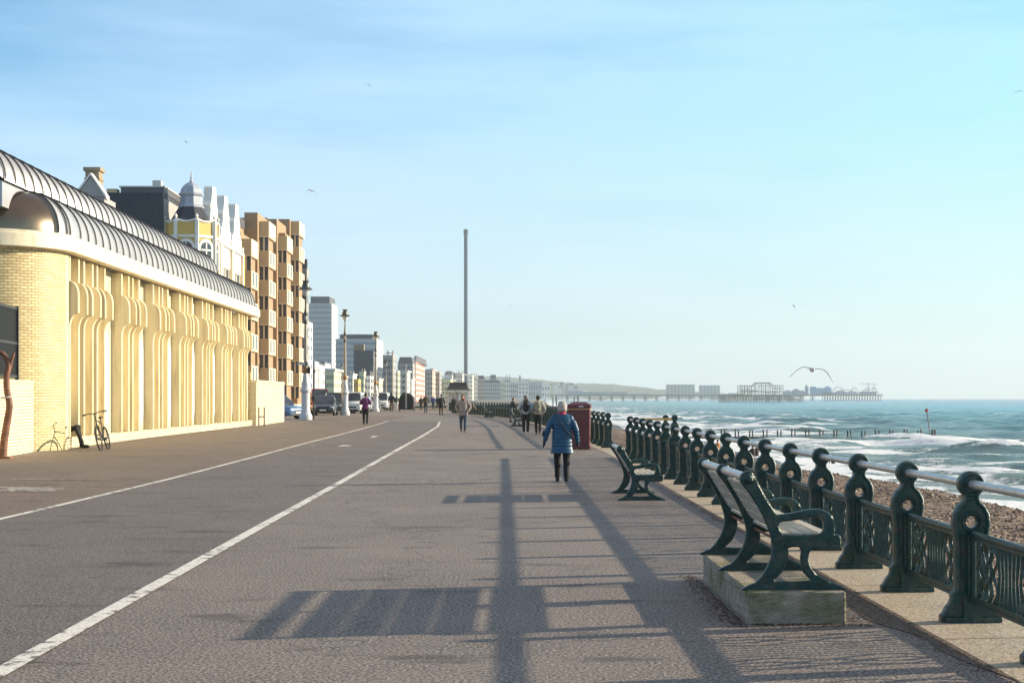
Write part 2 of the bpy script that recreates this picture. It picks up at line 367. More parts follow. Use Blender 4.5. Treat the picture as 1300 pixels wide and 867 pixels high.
# ---------------------------------------------------------------- beach, sea, land
def beachmat():
    m, nt, N, L, B = nmat('shingle')
    v = N.new('ShaderNodeTexCoord').outputs['Object']
    vo = N.new('ShaderNodeTexVoronoi'); vo.inputs['Scale'].default_value = 9; L.new(v, vo.inputs['Vector'])
    vb = N.new('ShaderNodeTexVoronoi'); vb.inputs['Scale'].default_value = 2.6; L.new(v, vb.inputs['Vector'])
    s1 = N.new('ShaderNodeSeparateColor'); L.new(vo.outputs['Color'], s1.inputs[0]); s2 = N.new('ShaderNodeSeparateColor'); L.new(vb.outputs['Color'], s2.inputs[0])
    a = N.new('ShaderNodeMath'); a.operation = 'ADD'; L.new(s1.outputs[0], a.inputs[0]); L.new(s2.outputs[1], a.inputs[1])
    a2 = N.new('ShaderNodeMath'); a2.operation = 'MULTIPLY'; a2.inputs[1].default_value = .5; L.new(a.outputs[0], a2.inputs[0])
    r = N.new('ShaderNodeValToRGB'); e = r.color_ramp.elements; e[0].position = .15; e[0].color = (.040,.024,.016,1); e[1].position = .9; e[1].color = (.42,.31,.22,1)
    q = e.new(.5); q.color = (.165,.098,.062,1); L.new(a2.outputs[0], r.inputs[0])
    c = mixc(N, L, ramp(N, L, noise(N, L, v, .25, 5), .4, .62, (0,0,0,1), (.55,)*3+(1,)), r.outputs[0], (.10,.06,.04,1))
    c = mixc(N, L, ramp(N, L, noise(N, L, v, 3.5, 6, rough=.8), .53, .62, (0,0,0,1), (.75,)*3+(1,)), c, (.46,.32,.21,1))
    c = mixc(N, L, ramp(N, L, noise(N, L, v, 4.7, 6, rough=.8), .56, .64, (0,0,0,1), (.8,)*3+(1,)), c, (.035,.018,.012,1))
    at = N.new('ShaderNodeAttribute'); at.attribute_name = 'wet'
    c = mixc(N, L, at.outputs['Fac'], c, (.075,.055,.045,1))
    L.new(c, B.inputs['Base Color']); mr = N.new('ShaderNodeMapRange'); mr.inputs[3].default_value = .85; mr.inputs[4].default_value = .3
    L.new(at.outputs['Fac'], mr.inputs[0]); L.new(mr.outputs[0], B.inputs['Roughness'])
    b = N.new('ShaderNodeBump'); b.inputs['Strength'].default_value = 1; b.inputs['Distance'].default_value = .12
    a3 = N.new('ShaderNodeMath'); a3.operation = 'ADD'; L.new(vo.outputs[0], a3.inputs[0]); L.new(vb.outputs[0], a3.inputs[1])
    L.new(a3.outputs[0], b.inputs['Height']); b.invert = True; L.new(b.outputs[0], B.inputs['Normal'])
    return m
def attr(me, name, vals):
    a = me.attributes.new(name, 'FLOAT', 'POINT'); a.data.foreach_set('value', vals)
brow = [-10+1.0*i for i in range(140)] + [130+4*i for i in range(60)] + [370+30*i for i in range(70)]
vs = []; fs = []; wet = []; NB = 70
for d in brow:
    a = railx(min(d,255))+0.48 if d < 255 else railx(255)-0.35*(d-255)*.2; w = coast(d)+9
    for k in range(NB+1):
        t = k/NB; x = a+(w-a)*t; s = (x-a)/(w-9-a)
        z = -1.25 - 0.25*ss(s,0,.5) - (1.78)*ss(s,.45,1.0)**1.0 - 1.1*max(0,s-1)
        z += .12*math.sin(x*.9+.6*math.sin(d*.07))*ss(s,.05,.3)*(1-ss(s,.7,1)) + .05*math.sin(x*2.1+d*.31) + .04*math.sin(d*.9-x*.7)
        z += random.uniform(-.03,.03)
        vs.append((x,d,z)); wet.append(ss(x, coast(d)-7+1.2*math.sin(d*.21), coast(d)-4.0+1.2*math.sin(d*.21)))
n = NB+1
for i in range(len(brow)-1):
    for k in range(NB): fs.append((i*n+k, i*n+k+1, (i+1)*n+k+1, (i+1)*n+k))
me = bpy.data.meshes.new('beach'); me.from_pydata(vs, [], fs); attr(me, 'wet', wet)
tag(link('beach', me, beachmat(), None, 'all'), kind='structure')
def pebbles():
    rn = random.Random(9); mb = MB()
    def bz(x, d):
        a = railx(d)+.48; s = (x-a)/(coast(d)-a)
        return (-1.25-.25*ss(s,0,.5)-1.78*ss(s,.45,1.0)+.12*math.sin(x*.9+.6*math.sin(d*.07))*ss(s,.05,.3)*(1-ss(s,.7,1))+.05*math.sin(x*2.1+d*.31)+.04*math.sin(d*.9-x*.7))
    for i in range(15000):
        d = 10+75*rn.random()**1.35; x = railx(d)+.7+rn.random()**1.2*(coast(d)-6-railx(d)); z = bz(x,d)+rn.uniform(-.02,.035); s = rn.uniform(.025,.06)*(1+d*.012)
        a = rn.uniform(0,PI); ca, sa = math.cos(a)*s, math.sin(a)*s; k = rn.uniform(.5,.9); h = s*rn.uniform(.35,.6)
        mb.add([(x+ca,d+sa,z),(x-sa*k,d+ca*k,z),(x-ca,d-sa,z),(x+sa*k,d-ca*k,z),(x,d,z+h),(x,d,z-h)],[(0,1,4),(1,2,4),(2,3,4),(3,0,4),(1,0,5),(2,1,5),(3,2,5),(0,3,5)])
    me = bpy.data.meshes.new('loose_pebbles'); me.from_pydata(mb.v,[],mb.f)
    m, nt, N, L, B = nmat('pebble'); v = N.new('ShaderNodeTexCoord').outputs['Object']; w = N.new('ShaderNodeTexWhiteNoise'); sn = N.new('ShaderNodeVectorMath'); sn.operation = 'SNAP'; sn.inputs[1].default_value = (.15,.15,.5); L.new(v, sn.inputs[0]); L.new(sn.outputs[0], w.inputs['Vector'])
    r = N.new('ShaderNodeValToRGB'); e = r.color_ramp.elements; e[0].color = (.05,.03,.02,1); e[1].color = (.55,.44,.33,1); q = e.new(.55); q.color = (.22,.13,.08,1); L.new(w.outputs['Value'], r.inputs[0]); L.new(r.outputs[0], B.inputs['Base Color']); B.inputs['Roughness'].default_value = .6
    tag(link('loose_pebbles', me, m), 'loose brown and buff pebbles scattered over the shingle beach', 'pebbles', kind='stuff')
pebbles()
# land sheet behind and beyond
M['land'] = mat('far_ground', (0.16,0.14,0.11), .9, var=.2, scale=.01)
def land():
    ds = [-60, 0, 60, 150, 256, 320, 450, 600, 900, 1300, 1800, 2300, 2500, 2800, 3200, 3600, 4200, 5200]
    mb = MB(); vs = []
    for d in ds:
        r = railx(max(d,-4))-8 if d < 256 else (railx(256)-8 if d<300 else coast(d)-14 - (40 if d<600 else 0))
        vs += [(-2500,d,-0.1 if d<600 else 0),(r,d,-0.1 if d < 256 else -.9)]
        if d > 2300: vs[-1] = (coast(d), d, -.5)
    mb.add(vs, [(2*i,2*i+1,2*i+3,2*i+2) for i in range(len(ds)-1)])
    tag(mb.build('ground', M['land']), kind='structure')
land()
M['hill'] = mat('hill_scrub', (0.09,0.10,0.07), .9, var=.35, scale=.012)
def hills():
    vs = []; fs = []; nx, ny = 150, 14
    for j in range(ny):
        t = j/(ny-1); d = 3300+1400*t
        for i in range(nx):
            x = -2200+ (2200+640)*i/(nx-1)
            px = CX + x*F/4000
            env = interp([(-500,70),(560,62),(600,60),(680,54),(740,40),(800,32),(850,22),(900,14),(930,6),(955,-2)], px)
            h = env*math.sin(min(1,t*1.3)*PI/2) + 3.0*math.sin(x*.021+j)+2.2*math.sin(x*.06+2*j)+random.uniform(0,3.0)
            vs.append((x,d,max(h if env>0 else -4,-4)))
    for j in range(ny-1):
        for i in range(nx-1): fs.append((j*nx+i,j*nx+i+1,(j+1)*nx+i+1,(j+1)*nx+i))
    mb = MB(); mb.add(vs, fs); tag(mb.build('hills', M['hill'], None), kind='structure')
hills()
# sea: graded grid with real swell, foam carried as an attribute where the waves break
def seamesh():
    dd = [-20]
    while dd[-1] < 6000:
        d = dd[-1]; dd.append(d + (0.7 if d < 60 else 0.7+(d-60)*0.0075 if d < 400 else 3.2*(d/400)**1.6))
    dd = np.array(dd)
    off = [0.0]
    while off[-1] < 2700: off.append(off[-1] + (0.55 if off[-1] < 70 else 0.55+(off[-1]-70)*0.022))
    off = np.array(off)
    base = np.array([coast(d) for d in dd])-5.5
    Xg = base[:,None]+off[None,:]; Dg = np.repeat(dd[:,None], len(off), 1)
    so = off[None,:]-5.5+0*Dg
    rng = np.random.RandomState(4); z = np.zeros_like(Xg)
    def sst(a,b,v):
        t = np.clip((v-a)/(b-a),0,1); return t*t*(3-2*t)
    far = 1-sst(250,1200,Dg)
    for i in range(26):
        lam = rng.uniform(2.6,17); ang = rng.normal(0.50,0.42)     # travelling towards the beach and the camera
        kx, ky = -math.cos(ang)*2*PI/lam, -math.sin(ang)*2*PI/lam
        ph = rng.uniform(0,2*PI); w = np.sin(kx*Xg+ky*Dg+ph+0.6*np.sin(Xg*.05+Dg*.03+i))
        z += 0.0135*lam**0.7*(w+0.25*np.cos(2*(kx*Xg+ky*Dg+ph)))*(far if lam > 5 else far*(1-sst(60,250,Dg)))*np.clip(.22+so/30,0.1,1)
    # breakers: peaked swell running obliquely at the beach, in sets, curling white near the shore
    foam = np.zeros_like(z)
    def nz(sc, sd):
        r = np.random.RandomState(sd); q = np.zeros_like(z)
        for _ in range(7):
            a_ = r.uniform(0,2*PI); l_ = sc*r.uniform(.6,1.8); q += np.sin((math.cos(a_)*Xg+math.sin(a_)*Dg)*2*PI/l_+r.uniform(0,6.3))
        return q/2.0
    for lam, ang, amp, sd_ in ((17,.95,.30,1),(12.5,.62,.22,2),(9,1.15,.13,3)):
        kx, ky = -math.cos(ang)*2*PI/lam, -math.sin(ang)*2*PI/lam
        c_ = .5+.5*np.cos(kx*Xg+ky*Dg+1.3*nz(45,sd_)); env = np.clip(.35+.45*nz(38,sd_+10),0,1.2)
        shoal = .45+1.0*sst(75,14,so); pk = c_**4.5
        z += amp*far*env*shoal*(pk-.15)
        foam += far*sst(.25,.95,pk)*sst(.40,1.0,env)*(.10+.95*sst(70,16,so)+.25*sst(200,60,so))
        foam += .40*far*sst(.35,.9,.5+.5*np.cos(kx*Xg+ky*Dg+1.3*nz(45,sd_)+.9))*sst(.45,1.1,env)*sst(55,10,so)
    foam += 1.0*sst(17,2,so)*np.clip(.42+.35*nz(24,31),0,1)+ .30*sst(30,8,so) + .8*sst(3.0,.0,so)
    foam = foam*(.8+.25*nz(7,41))
    z *= np.clip(.15+(so+2)/9,0.05,1)
    nr, nc = Xg.shape; V = np.stack([Xg,Dg,SEA+z],-1).reshape(-1,3)
    idx = np.arange(nr*nc).reshape(nr,nc); Fq = np.stack([idx[:-1,:-1],idx[:-1,1:],idx[1:,1:],idx[1:,:-1]],-1).reshape(-1,4)
    me = bpy.data.meshes.new('sea'); me.vertices.add(len(V)); me.vertices.foreach_set('co', V.ravel())
    me.loops.add(len(Fq)*4); me.loops.foreach_set('vertex_index', Fq.ravel()); me.polygons.add(len(Fq))
    me.polygons.foreach_set('loop_start', np.arange(0,len(Fq)*4,4)); me.polygons.foreach_set('loop_total', np.full(len(Fq),4)); me.update(); me.validate()
    attr(me, 'foam', foam.ravel()); attr(me, 'off', so.ravel()); return me
def seamat():
    m, nt, N, L, B = nmat('sea_water')
    v = N.new('ShaderNodeTexCoord').outputs['Object']
    of = N.new('ShaderNodeAttribute'); of.attribute_name = 'off'; fo = N.new('ShaderNodeAttribute'); fo.attribute_name = 'foam'
    r = N.new('ShaderNodeValToRGB'); e = r.color_ramp.elements; mr = N.new('ShaderNodeMapRange'); mr.inputs[2].default_value = 900
    L.new(of.outputs['Fac'], mr.inputs[0]); L.new(mr.outputs[0], r.inputs[0])
    e[0].position = 0; e[0].color = (.115,.105,.06,1); e[1].position = 1; e[1].color = (.006,.12,.34,1)
    for p, c in ((.03,(.07,.125,.105,1)),(.09,(.032,.20,.235,1)),(.22,(.015,.26,.38,1)),(.45,(.006,.20,.44,1))):
        q = e.new(p); q.color = c
    c = r.outputs[0]
    c = mixc(N, L, ramp(N, L, noise(N, L, v, .02, 4, (.35,1.2,1)), .42, .62, (0,0,0,1), (.4,)*3+(1,)), c, (.06,.15,.14,1))
    n1 = noise(N, L, v, .55, 9, (1,.8,1), .68); n2 = noise(N, L, v, 2.2, 6, rough=.7)
    s = N.new('ShaderNodeMath'); s.operation = 'MULTIPLY_ADD'; L.new(n1, s.inputs[0]); s.inputs[1].default_value = 1.5; s.inputs[2].default_value = -.95
    s2 = N.new('ShaderNodeMath'); s2.operation = 'MULTIPLY_ADD'; L.new(n2, s2.inputs[0]); s2.inputs[1].default_value = .8; L.new(s.outputs[0], s2.inputs[2])
    s3 = N.new('ShaderNodeMath'); s3.operation = 'ADD'; L.new(s2.outputs[0], s3.inputs[0]); L.new(fo.outputs['Fac'], s3.inputs[1])
    fm = ramp(N, L, s3.outputs[0], .62, .84)
    caps = ramp(N, L, noise(N, L, v, .16, 8, (.35,1.1,1), .62), .665, .70)       # scattered whitecaps far out
    mx = N.new('ShaderNodeMath'); mx.operation = 'MAXIMUM'; L.new(fm, mx.inputs[0]); L.new(caps, mx.inputs[1])
    c = mixc(N, L, mx.outputs[0], c, (.80,.82,.82,1)); L.new(c, B.inputs['Base Color'])
    rr_ = N.new('ShaderNodeMapRange'); rr_.inputs[3].default_value = .22; rr_.inputs[4].default_value = .75; L.new(mx.outputs[0], rr_.inputs[0]); L.new(rr_.outputs[0], B.inputs['Roughness'])
    B.inputs['IOR'].default_value = 1.33; B.inputs['Specular IOR Level'].default_value = .32
    b = N.new('ShaderNodeBump'); b.inputs['Strength'].default_value = .9; b.inputs['Distance'].default_value = .5
    L.new(noise(N, L, v, .35, 6, (.7,1.2,1), .6), b.inputs['Height'])
    b2 = N.new('ShaderNodeBump'); b2.inputs['Strength'].default_value = .6; b2.inputs['Distance'].default_value = .12; L.new(n2, b2.inputs['Height']); L.new(b.outputs[0], b2.inputs['Normal'])
    L.new(b2.outputs[0], B.inputs['Normal']); return m
tag(link('sea', seamesh(), seamat(), None, 'all'), kind='structure')

# ---------------------------------------------------------------- promenade railings
def chain_ring(mb, s, z, r, n=14, rad=.013): # ring in yz plane
    mb.tube([(0, s+r*math.cos(a), z+r*1.15*math.sin(a)) for a in [2*PI*k/n for k in range(n+1)]], rad, 6, caps=False)
SP = 1.73
def post_mesh():
    h = [(-.225,0),(-.225,.045),(-.205,.06),(-.185,.10),(-.155,.135),(-.14,.175),(-.145,.20),(-.118,.225),(-.112,.30),(-.112,.60),(-.122,.66),(-.134,.72),(-.126,.79),(-.095,.845),(-.055,.875),(-.042,.905),(-.045,.935)]
    c = [(.085*math.sin(a), 1.012-.085*math.cos(a)) for a in [-.55-(2*PI-1.1)*k/14 for k in range(15)]]
    outer = [(p[0]*.95,p[1]) for p in h] + c + [(-x*.95,z) for x,z in reversed(h)]
    hole = [(.056*math.cos(a), .735+.056*math.sin(a)) for a in [2*PI*k/16 for k in range(16)]]
    foot = [(.035*math.cos(a)-.0, .105+.032*math.sin(a)) for a in [PI*k/8 for k in range(9)]]
    core = plate('post', outer, [hole, foot], .085, .012)
    mb = MB()
    for sgn in (-1, 1):                                # raised rim on both faces
        y = sgn*.045
        mb.tube([(x*.88, y, z) for x, z in h[7:]] , .014, 6); mb.tube([(-x*.88, y, z) for x, z in h[7:]], .014, 6)
        mb.tube([(.078*math.cos(a), y, 1.012+.078*math.sin(a)) for a in [2*PI*k/16 for k in range(17)]], .013, 6, caps=False)
        mb.tube([(.068*math.cos(a), y, .735+.068*math.sin(a)) for a in [2*PI*k/16 for k in range(17)]], .012, 6, caps=False)
    mb.box(-.042,.042,-.072,.072,.2,.64); mb.box(-.065,.065,-.060,.060,.0,.22)
    mb.box(-.2,.2,-.065,.065,0,.04)
    for sgn in (-1,1): mb.box(-.018,.018,sgn*.071-.006,sgn*.071+.006,.22,.62)
    return join([core, mb.mesh('x')], 'post')
def panel_mesh():
    mb = MB(); a, b = .07, SP-.07
    mb.tube([(0,a,.645),(0,b,.645)], .028, 10); mb.box(-.02,.02,a,b,.605,.625)
    mb.box(-.020,.020,a,b,.165,.205); mb.box(-.032,.032,a,b,.15,.168)
    for s0, sg in ((a,1),(b,-1)):
        f = lambda s: s0+sg*s
        for z in (.275,.41,.545): chain_ring(mb, f(.36), z, .054, rad=.016)
        for z in (.342,.478): mb.ell((0,f(.36),z), (.026,.026,.02), 8, 6)
        for z in (.342,.478,.21,.605):
            for q in (-1,1): mb.tube([(0,f(.36),z),(0,f(.36+q*.085),z+(.05 if z<.5 else -.05))],.011,6)
        # lens-shaped bars either side of the rings
        for dx, sg2 in ((.27,-1),(.45,1)):
            mb.tube([(0,f(dx+sg2*(.10*math.sin(2*PI*t)**2)),.185+t*.44) for t in [k/14 for k in range(15)]], .014, 6)
        mb.tube([(0,f(.10+.16*math.sin(PI*t)),.185+t*.44) for t in [k/10 for k in range(11)]], .014, 6)
        mb.tube([(0,f(.02),.18),(0,f(.02),.62)], .014, 6)
        mb.tube([(0,f(.10),.40),(0,f(.20),.50),(0,f(.26),.41),(0,f(.20),.31),(0,f(.10),.40)], .010, 6)
    mid = (a+b)/2
    for k in range(-3,4):                              # fluted ribs fanned about the centre
        mb.tube([(0,mid+k*.088,.20),(0,mid+k*.070,.41),(0,mid+k*.088,.62)], [.017,.010,.017], 6)
    return mb.mesh('panel')
pm, lm = post_mesh(), panel_mesh()
for q in (pm, lm): q.polygons.foreach_set('use_smooth', [True]*len(q.polygons)); q.set_sharp_from_angle(angle=R(45)); q.materials.clear(); q.materials.append(M['green'])
def walk(d0, step):                                    # next station an arc-length step on
    x0 = railx(d0); lo, hi = d0, d0+step*1.01
    for _ in range(30):
        m = (lo+hi)/2
        if math.hypot(railx(m)-x0, m-d0) < step: lo = m
        else: hi = m
    return (lo+hi)/2
def railing(d, n, label, group):
    t = thing('promenade_railing', label, 'railing', (railx(d),d,G(railx(d),d)), 0, group); o = Vector(t.location)
    st = [d]
    for i in range(n-1): st.append(walk(st[-1], SP))
    hr = []
    for i, s in enumerate(st):
        x = railx(s); p = Vector((x,s,G(x,s)+.006))
        j = st[min(i+1,n-1)] if i < n-1 else st[i]; jj = st[i] if i < n-1 else st[i-1]
        ang = -math.atan2(railx(j)-railx(jj), j-jj)
        q = bpy.data.objects.new('post', pm); C.objects.link(q); q.parent = t; q.location = p-o; q.rotation_euler = (0,0,ang)
        hr.append(p-o+Vector((0,0,1.012)))
        if i < n-1:
            q = bpy.data.objects.new('panel', lm); C.objects.link(q); q.parent = t; q.location = p-o
            q.rotation_euler = (0,0,ang)
    mb = MB(); mb.tube(hr, .032, 12); mb.build('handrail', M['railtube'], t, smooth=True)
    return t
# stations fall on the measured posts (d = 11.0 + k * 1.73)
D0 = 11.0-4*SP
railing(D0, 22, 'dark green cast iron railing with silver handrail beside the benches, nearest run', 'seafront railings')
railing(47.3, 57, 'distant run of dark green railing curving left beyond the red box', 'seafront railings')
# the stairhead to the beach between the two runs: two posts standing seaward with a yellow bar
def stairhead():
    t = thing('stair_railing', 'short raised run of green railing with yellow bar guarding the beach steps', 'railing', (X(846,43),43,0))
    for px, d in ((845,46.0),(856.5,44.0)):
        q = bpy.data.objects.new('post', pm); C.objects.link(q); q.parent = t; q.location = Vector((X(px,d),d,Z(527,d)-1.095))-Vector(t.location)
    mb = MB(); mb.tube([Vector((X(812,48),48,Z(532,48)))-Vector(t.location), Vector((X(856,44),44,Z(532,44)))-Vector(t.location)], .035, 8); mb.build('handrail', cobj('weathered_yellow_paint',(.50,.34,.10)), t, True)
    mb = MB(); mb.box(-1.2,1.2,-1.5,3.0,-1.8,Z(527,45)-1.095); mb.build('stair_landing', M['kerb'], t)
stairhead()

# ---------------------------------------------------------------- benches
def zp(pts): return [((x-285)/510, (570-y)/510) for x,y in pts]
def frame_mesh():
    outer = zp([(283,572),(283,556),(300,549),(332,512),(356,466),(367,418),(364,380),(345,325),(322,275),(285,215),(248,165),(244,148),(254,134),(270,130),(284,137),(292,152),(318,202),(346,250),(372,286),(390,293),(440,286),(500,274),(540,273),(568,284),(586,306),(591,340),(589,366),(610,370),(614,392),(608,412),(560,414),(512,414),(496,428),(492,455),(502,490),(534,524),(586,549),(602,556),(602,572)])
    hA = zp([(365,541),(392,502),(410,462),(416,430),(414,414),(430,405),(455,404),(470,409),(476,425),(473,456),(482,500),(508,541)])
    hB = zp([(390,311),(440,304),(500,293),(535,292),(553,304),(560,325),(556,350),(540,366),(500,370),(410,370),(388,352),(380,330)])
    def sm(p, k=3): return [(q.x,q.y) for q in catmull([(a,b,0) for a,b in p], k)]
    core = plate('frame', sm(outer), [sm(hA), sm(hB)], .05, .012)
    mb = MB(); mb.ell((-.03,0,.818),(.049,.050,.049),12,8)
    mb.tube([(.22,-.04,.345),(.22,.04,.345)], .018, 8); mb.tube([(.58,-.04,.36),(.58,.04,.36)], .016, 8)
    me = join([core, mb.mesh('b')], 'frame')
    me.polygons.foreach_set('use_smooth', [True]*len(me.polygons)); me.set_sharp_from_angle(angle=R(45)); me.materials.clear(); me.materials.append(M['green'])
    return me
fm = frame_mesh()
def bench(x, d, z, L, nf, label, rz=0, fine=True):
    t = thing('park_bench', label, 'bench', (x,d,z), rz, 'seafront benches')
    for k in range(nf):
        q = bpy.data.objects.new('frame', fm); C.objects.link(q); q.parent = t; q.location = (0, L*k/(nf-1), 0)
    mb = MB(); y0, y1 = .005, L-.005
    p0 = Vector((-.012,0,.76)); p1 = Vector((.185,0,.43)); dr = (p1-p0).normalized(); nn = Vector((dr.z,0,-dr.x))
    if nn.x < 0: nn = -nn
    for k in range(4):                                 # back planks
        c = p0+(p1-p0)*((k+.5)/4); w = .0435; th = .013
        vs = [c+dr*a*w+nn*(b*th+.012) for a,b in ((-1,-1),(1,-1),(1,1),(-1,1))]
        mb.add([(v.x,y0,v.z) for v in vs]+[(v.x,y1,v.z) for v in vs], [(0,1,2,3),(7,6,5,4),(0,4,5,1),(1,5,6,2),(2,6,7,3),(3,7,4,0)])
    mb.build('backrest', M['wood'], t, bevel=.004)
    mb = MB()
    for k in range(4): mb.box(.205+k*.098,.290+k*.098,y0,y1,.392,.417)
    mb.build('seat', M['wood'], t, bevel=.004)
    mb = MB(); mb.tube([(-.03,.0,.822),(-.03,L,.822)], .034, 12); mb.build('top_rail', M['railtube'], t, True)
    mb = MB(); mb.tube([(.22,0,.345),(.22,L,.345)], .012, 8); mb.build('tie_bar', M['rust'], t, True)
    return t
bench(1.775, 11.07, .235, 2.5, 3, 'nearest bench, wooden planks on three green iron frames, standing on a concrete plinth')
bench(X(790,24.1), 24.1, .006, 1.75, 2, 'green iron framed bench standing alone between the walking woman and the railing')
bench(X(662,82)-.55, 80, G(2,80), 1.75, 2, 'dark distant bench against the railing near the two walkers with rucksacks')
bench(X(617,112), 111, G(0,111), 1.75, 2, 'small dark bench by the railing, second one beyond the walkers with rucksacks', rz=.1)
bench(X(603,125), 128, G(0,128), 1.75, 2, 'tiny dark bench furthest along the railing near the shelter', rz=.15)
def plinth():
    mb = MB(); mb.box(1.735,2.44,10.93,13.60,-.02,.235)
    me = mb.mesh('plinth'); bm = bmesh.new(); bm.from_mesh(me); bmesh.ops.subdivide_edges(bm, edges=bm.edges, cuts=10, use_grid_fill=True)
    for v in bm.verts: v.co += Vector((random.uniform(-.004,.004),random.uniform(-.004,.004),random.uniform(-.003,.001)))
    bm.to_mesh(me); bm.free(); o = link('concrete_plinth', me, M['plinth'], None, False, .012)
    tag(o, 'low mossy concrete plinth under the nearest bench', 'plinth')
plinth()
def litter():
    mb = MB(); rnd = random.Random(3)
    def bit(x, y, z, s):
        a = rnd.uniform(0,2*PI); w = s*rnd.uniform(.4,1); h = s*rnd.uniform(.15,.5)
        mb.add([(x+s*math.cos(a),y+s*math.sin(a),z+h*rnd.random()),(x-w*math.sin(a),y+w*math.cos(a),z+h),(x-s*math.cos(a),y-s*math.sin(a),z+h*rnd.random()),(x+w*math.sin(a),y-w*math.cos(a),z)], [(0,1,2),(0,2,3)])
    for i in range(5200):
        d = rnd.uniform(8,30) if i % 2 else rnd.uniform(9,16)
        x = railx(d)-.43-abs(rnd.gauss(0,.09)); bit(x,d,G(x,d)+.003,rnd.uniform(.004,.012))
    for i in range(2600):
        sd = rnd.random()
        if sd < .55: x, d = 1.70-abs(rnd.gauss(0,.10)), rnd.uniform(10.8,13.9)
        elif sd < .75: x, d = rnd.uniform(1.6,2.6), 10.93-abs(rnd.gauss(0,.07))
        else: x, d = 2.44+abs(rnd.gauss(0,.2)), rnd.uniform(10.8,14)
        if 1.7<x<2.44 and 10.93<d<13.68: continue
        bit(x,d,.003,rnd.uniform(.004,.013))
    tag(mb.build('leaf_litter', M['litter']), 'brown leaf and grit debris along the kerb and around the plinth', 'debris', kind='stuff')
litter()
# earthy stain strip by the kerb
M['soil'] = asphalt('gritty_edge', (0.062,0.040,0.028), (0.22,0.15,0.10), (0.09,0.06,0.04), grain=45)
vs=[];fs=[]; rs=[7+.25*i for i in range(70)]
for i,d in enumerate(rs):
    b = railx(d)-.43; w = .09+.04*math.sin(d*1.3)+.04*math.sin(d*4.1)+.20*math.exp(-((d-12.3)/1.6)**2)
    vs += [(b-w+random.uniform(-.02,.02),d,.005),(b,d,.005)]
for i in range(len(rs)-1): fs.append((2*i,2*i+1,2*i+3,2*i+2))
mb=MB(); mb.add(vs,fs); tag(mb.build('gritty_verge', M['soil']), kind='structure')
vs=[];fs=[]; rs=[44.6+.3*i for i in range(116)]
for i,d in enumerate(rs):
    w = .12+.06*math.sin(d*1.7)+.05*math.sin(d*5.3)
    for u in (-12.62,-12.56+w): vs.append((U(u,d),d,G(U(u,d),d)+.010))
for i in range(len(rs)-1): fs.append((2*i,2*i+1,2*i+3,2*i+2))
mb=MB(); mb.add(vs,fs); tag(mb.build('gritty_verge', M['soil']), kind='structure')
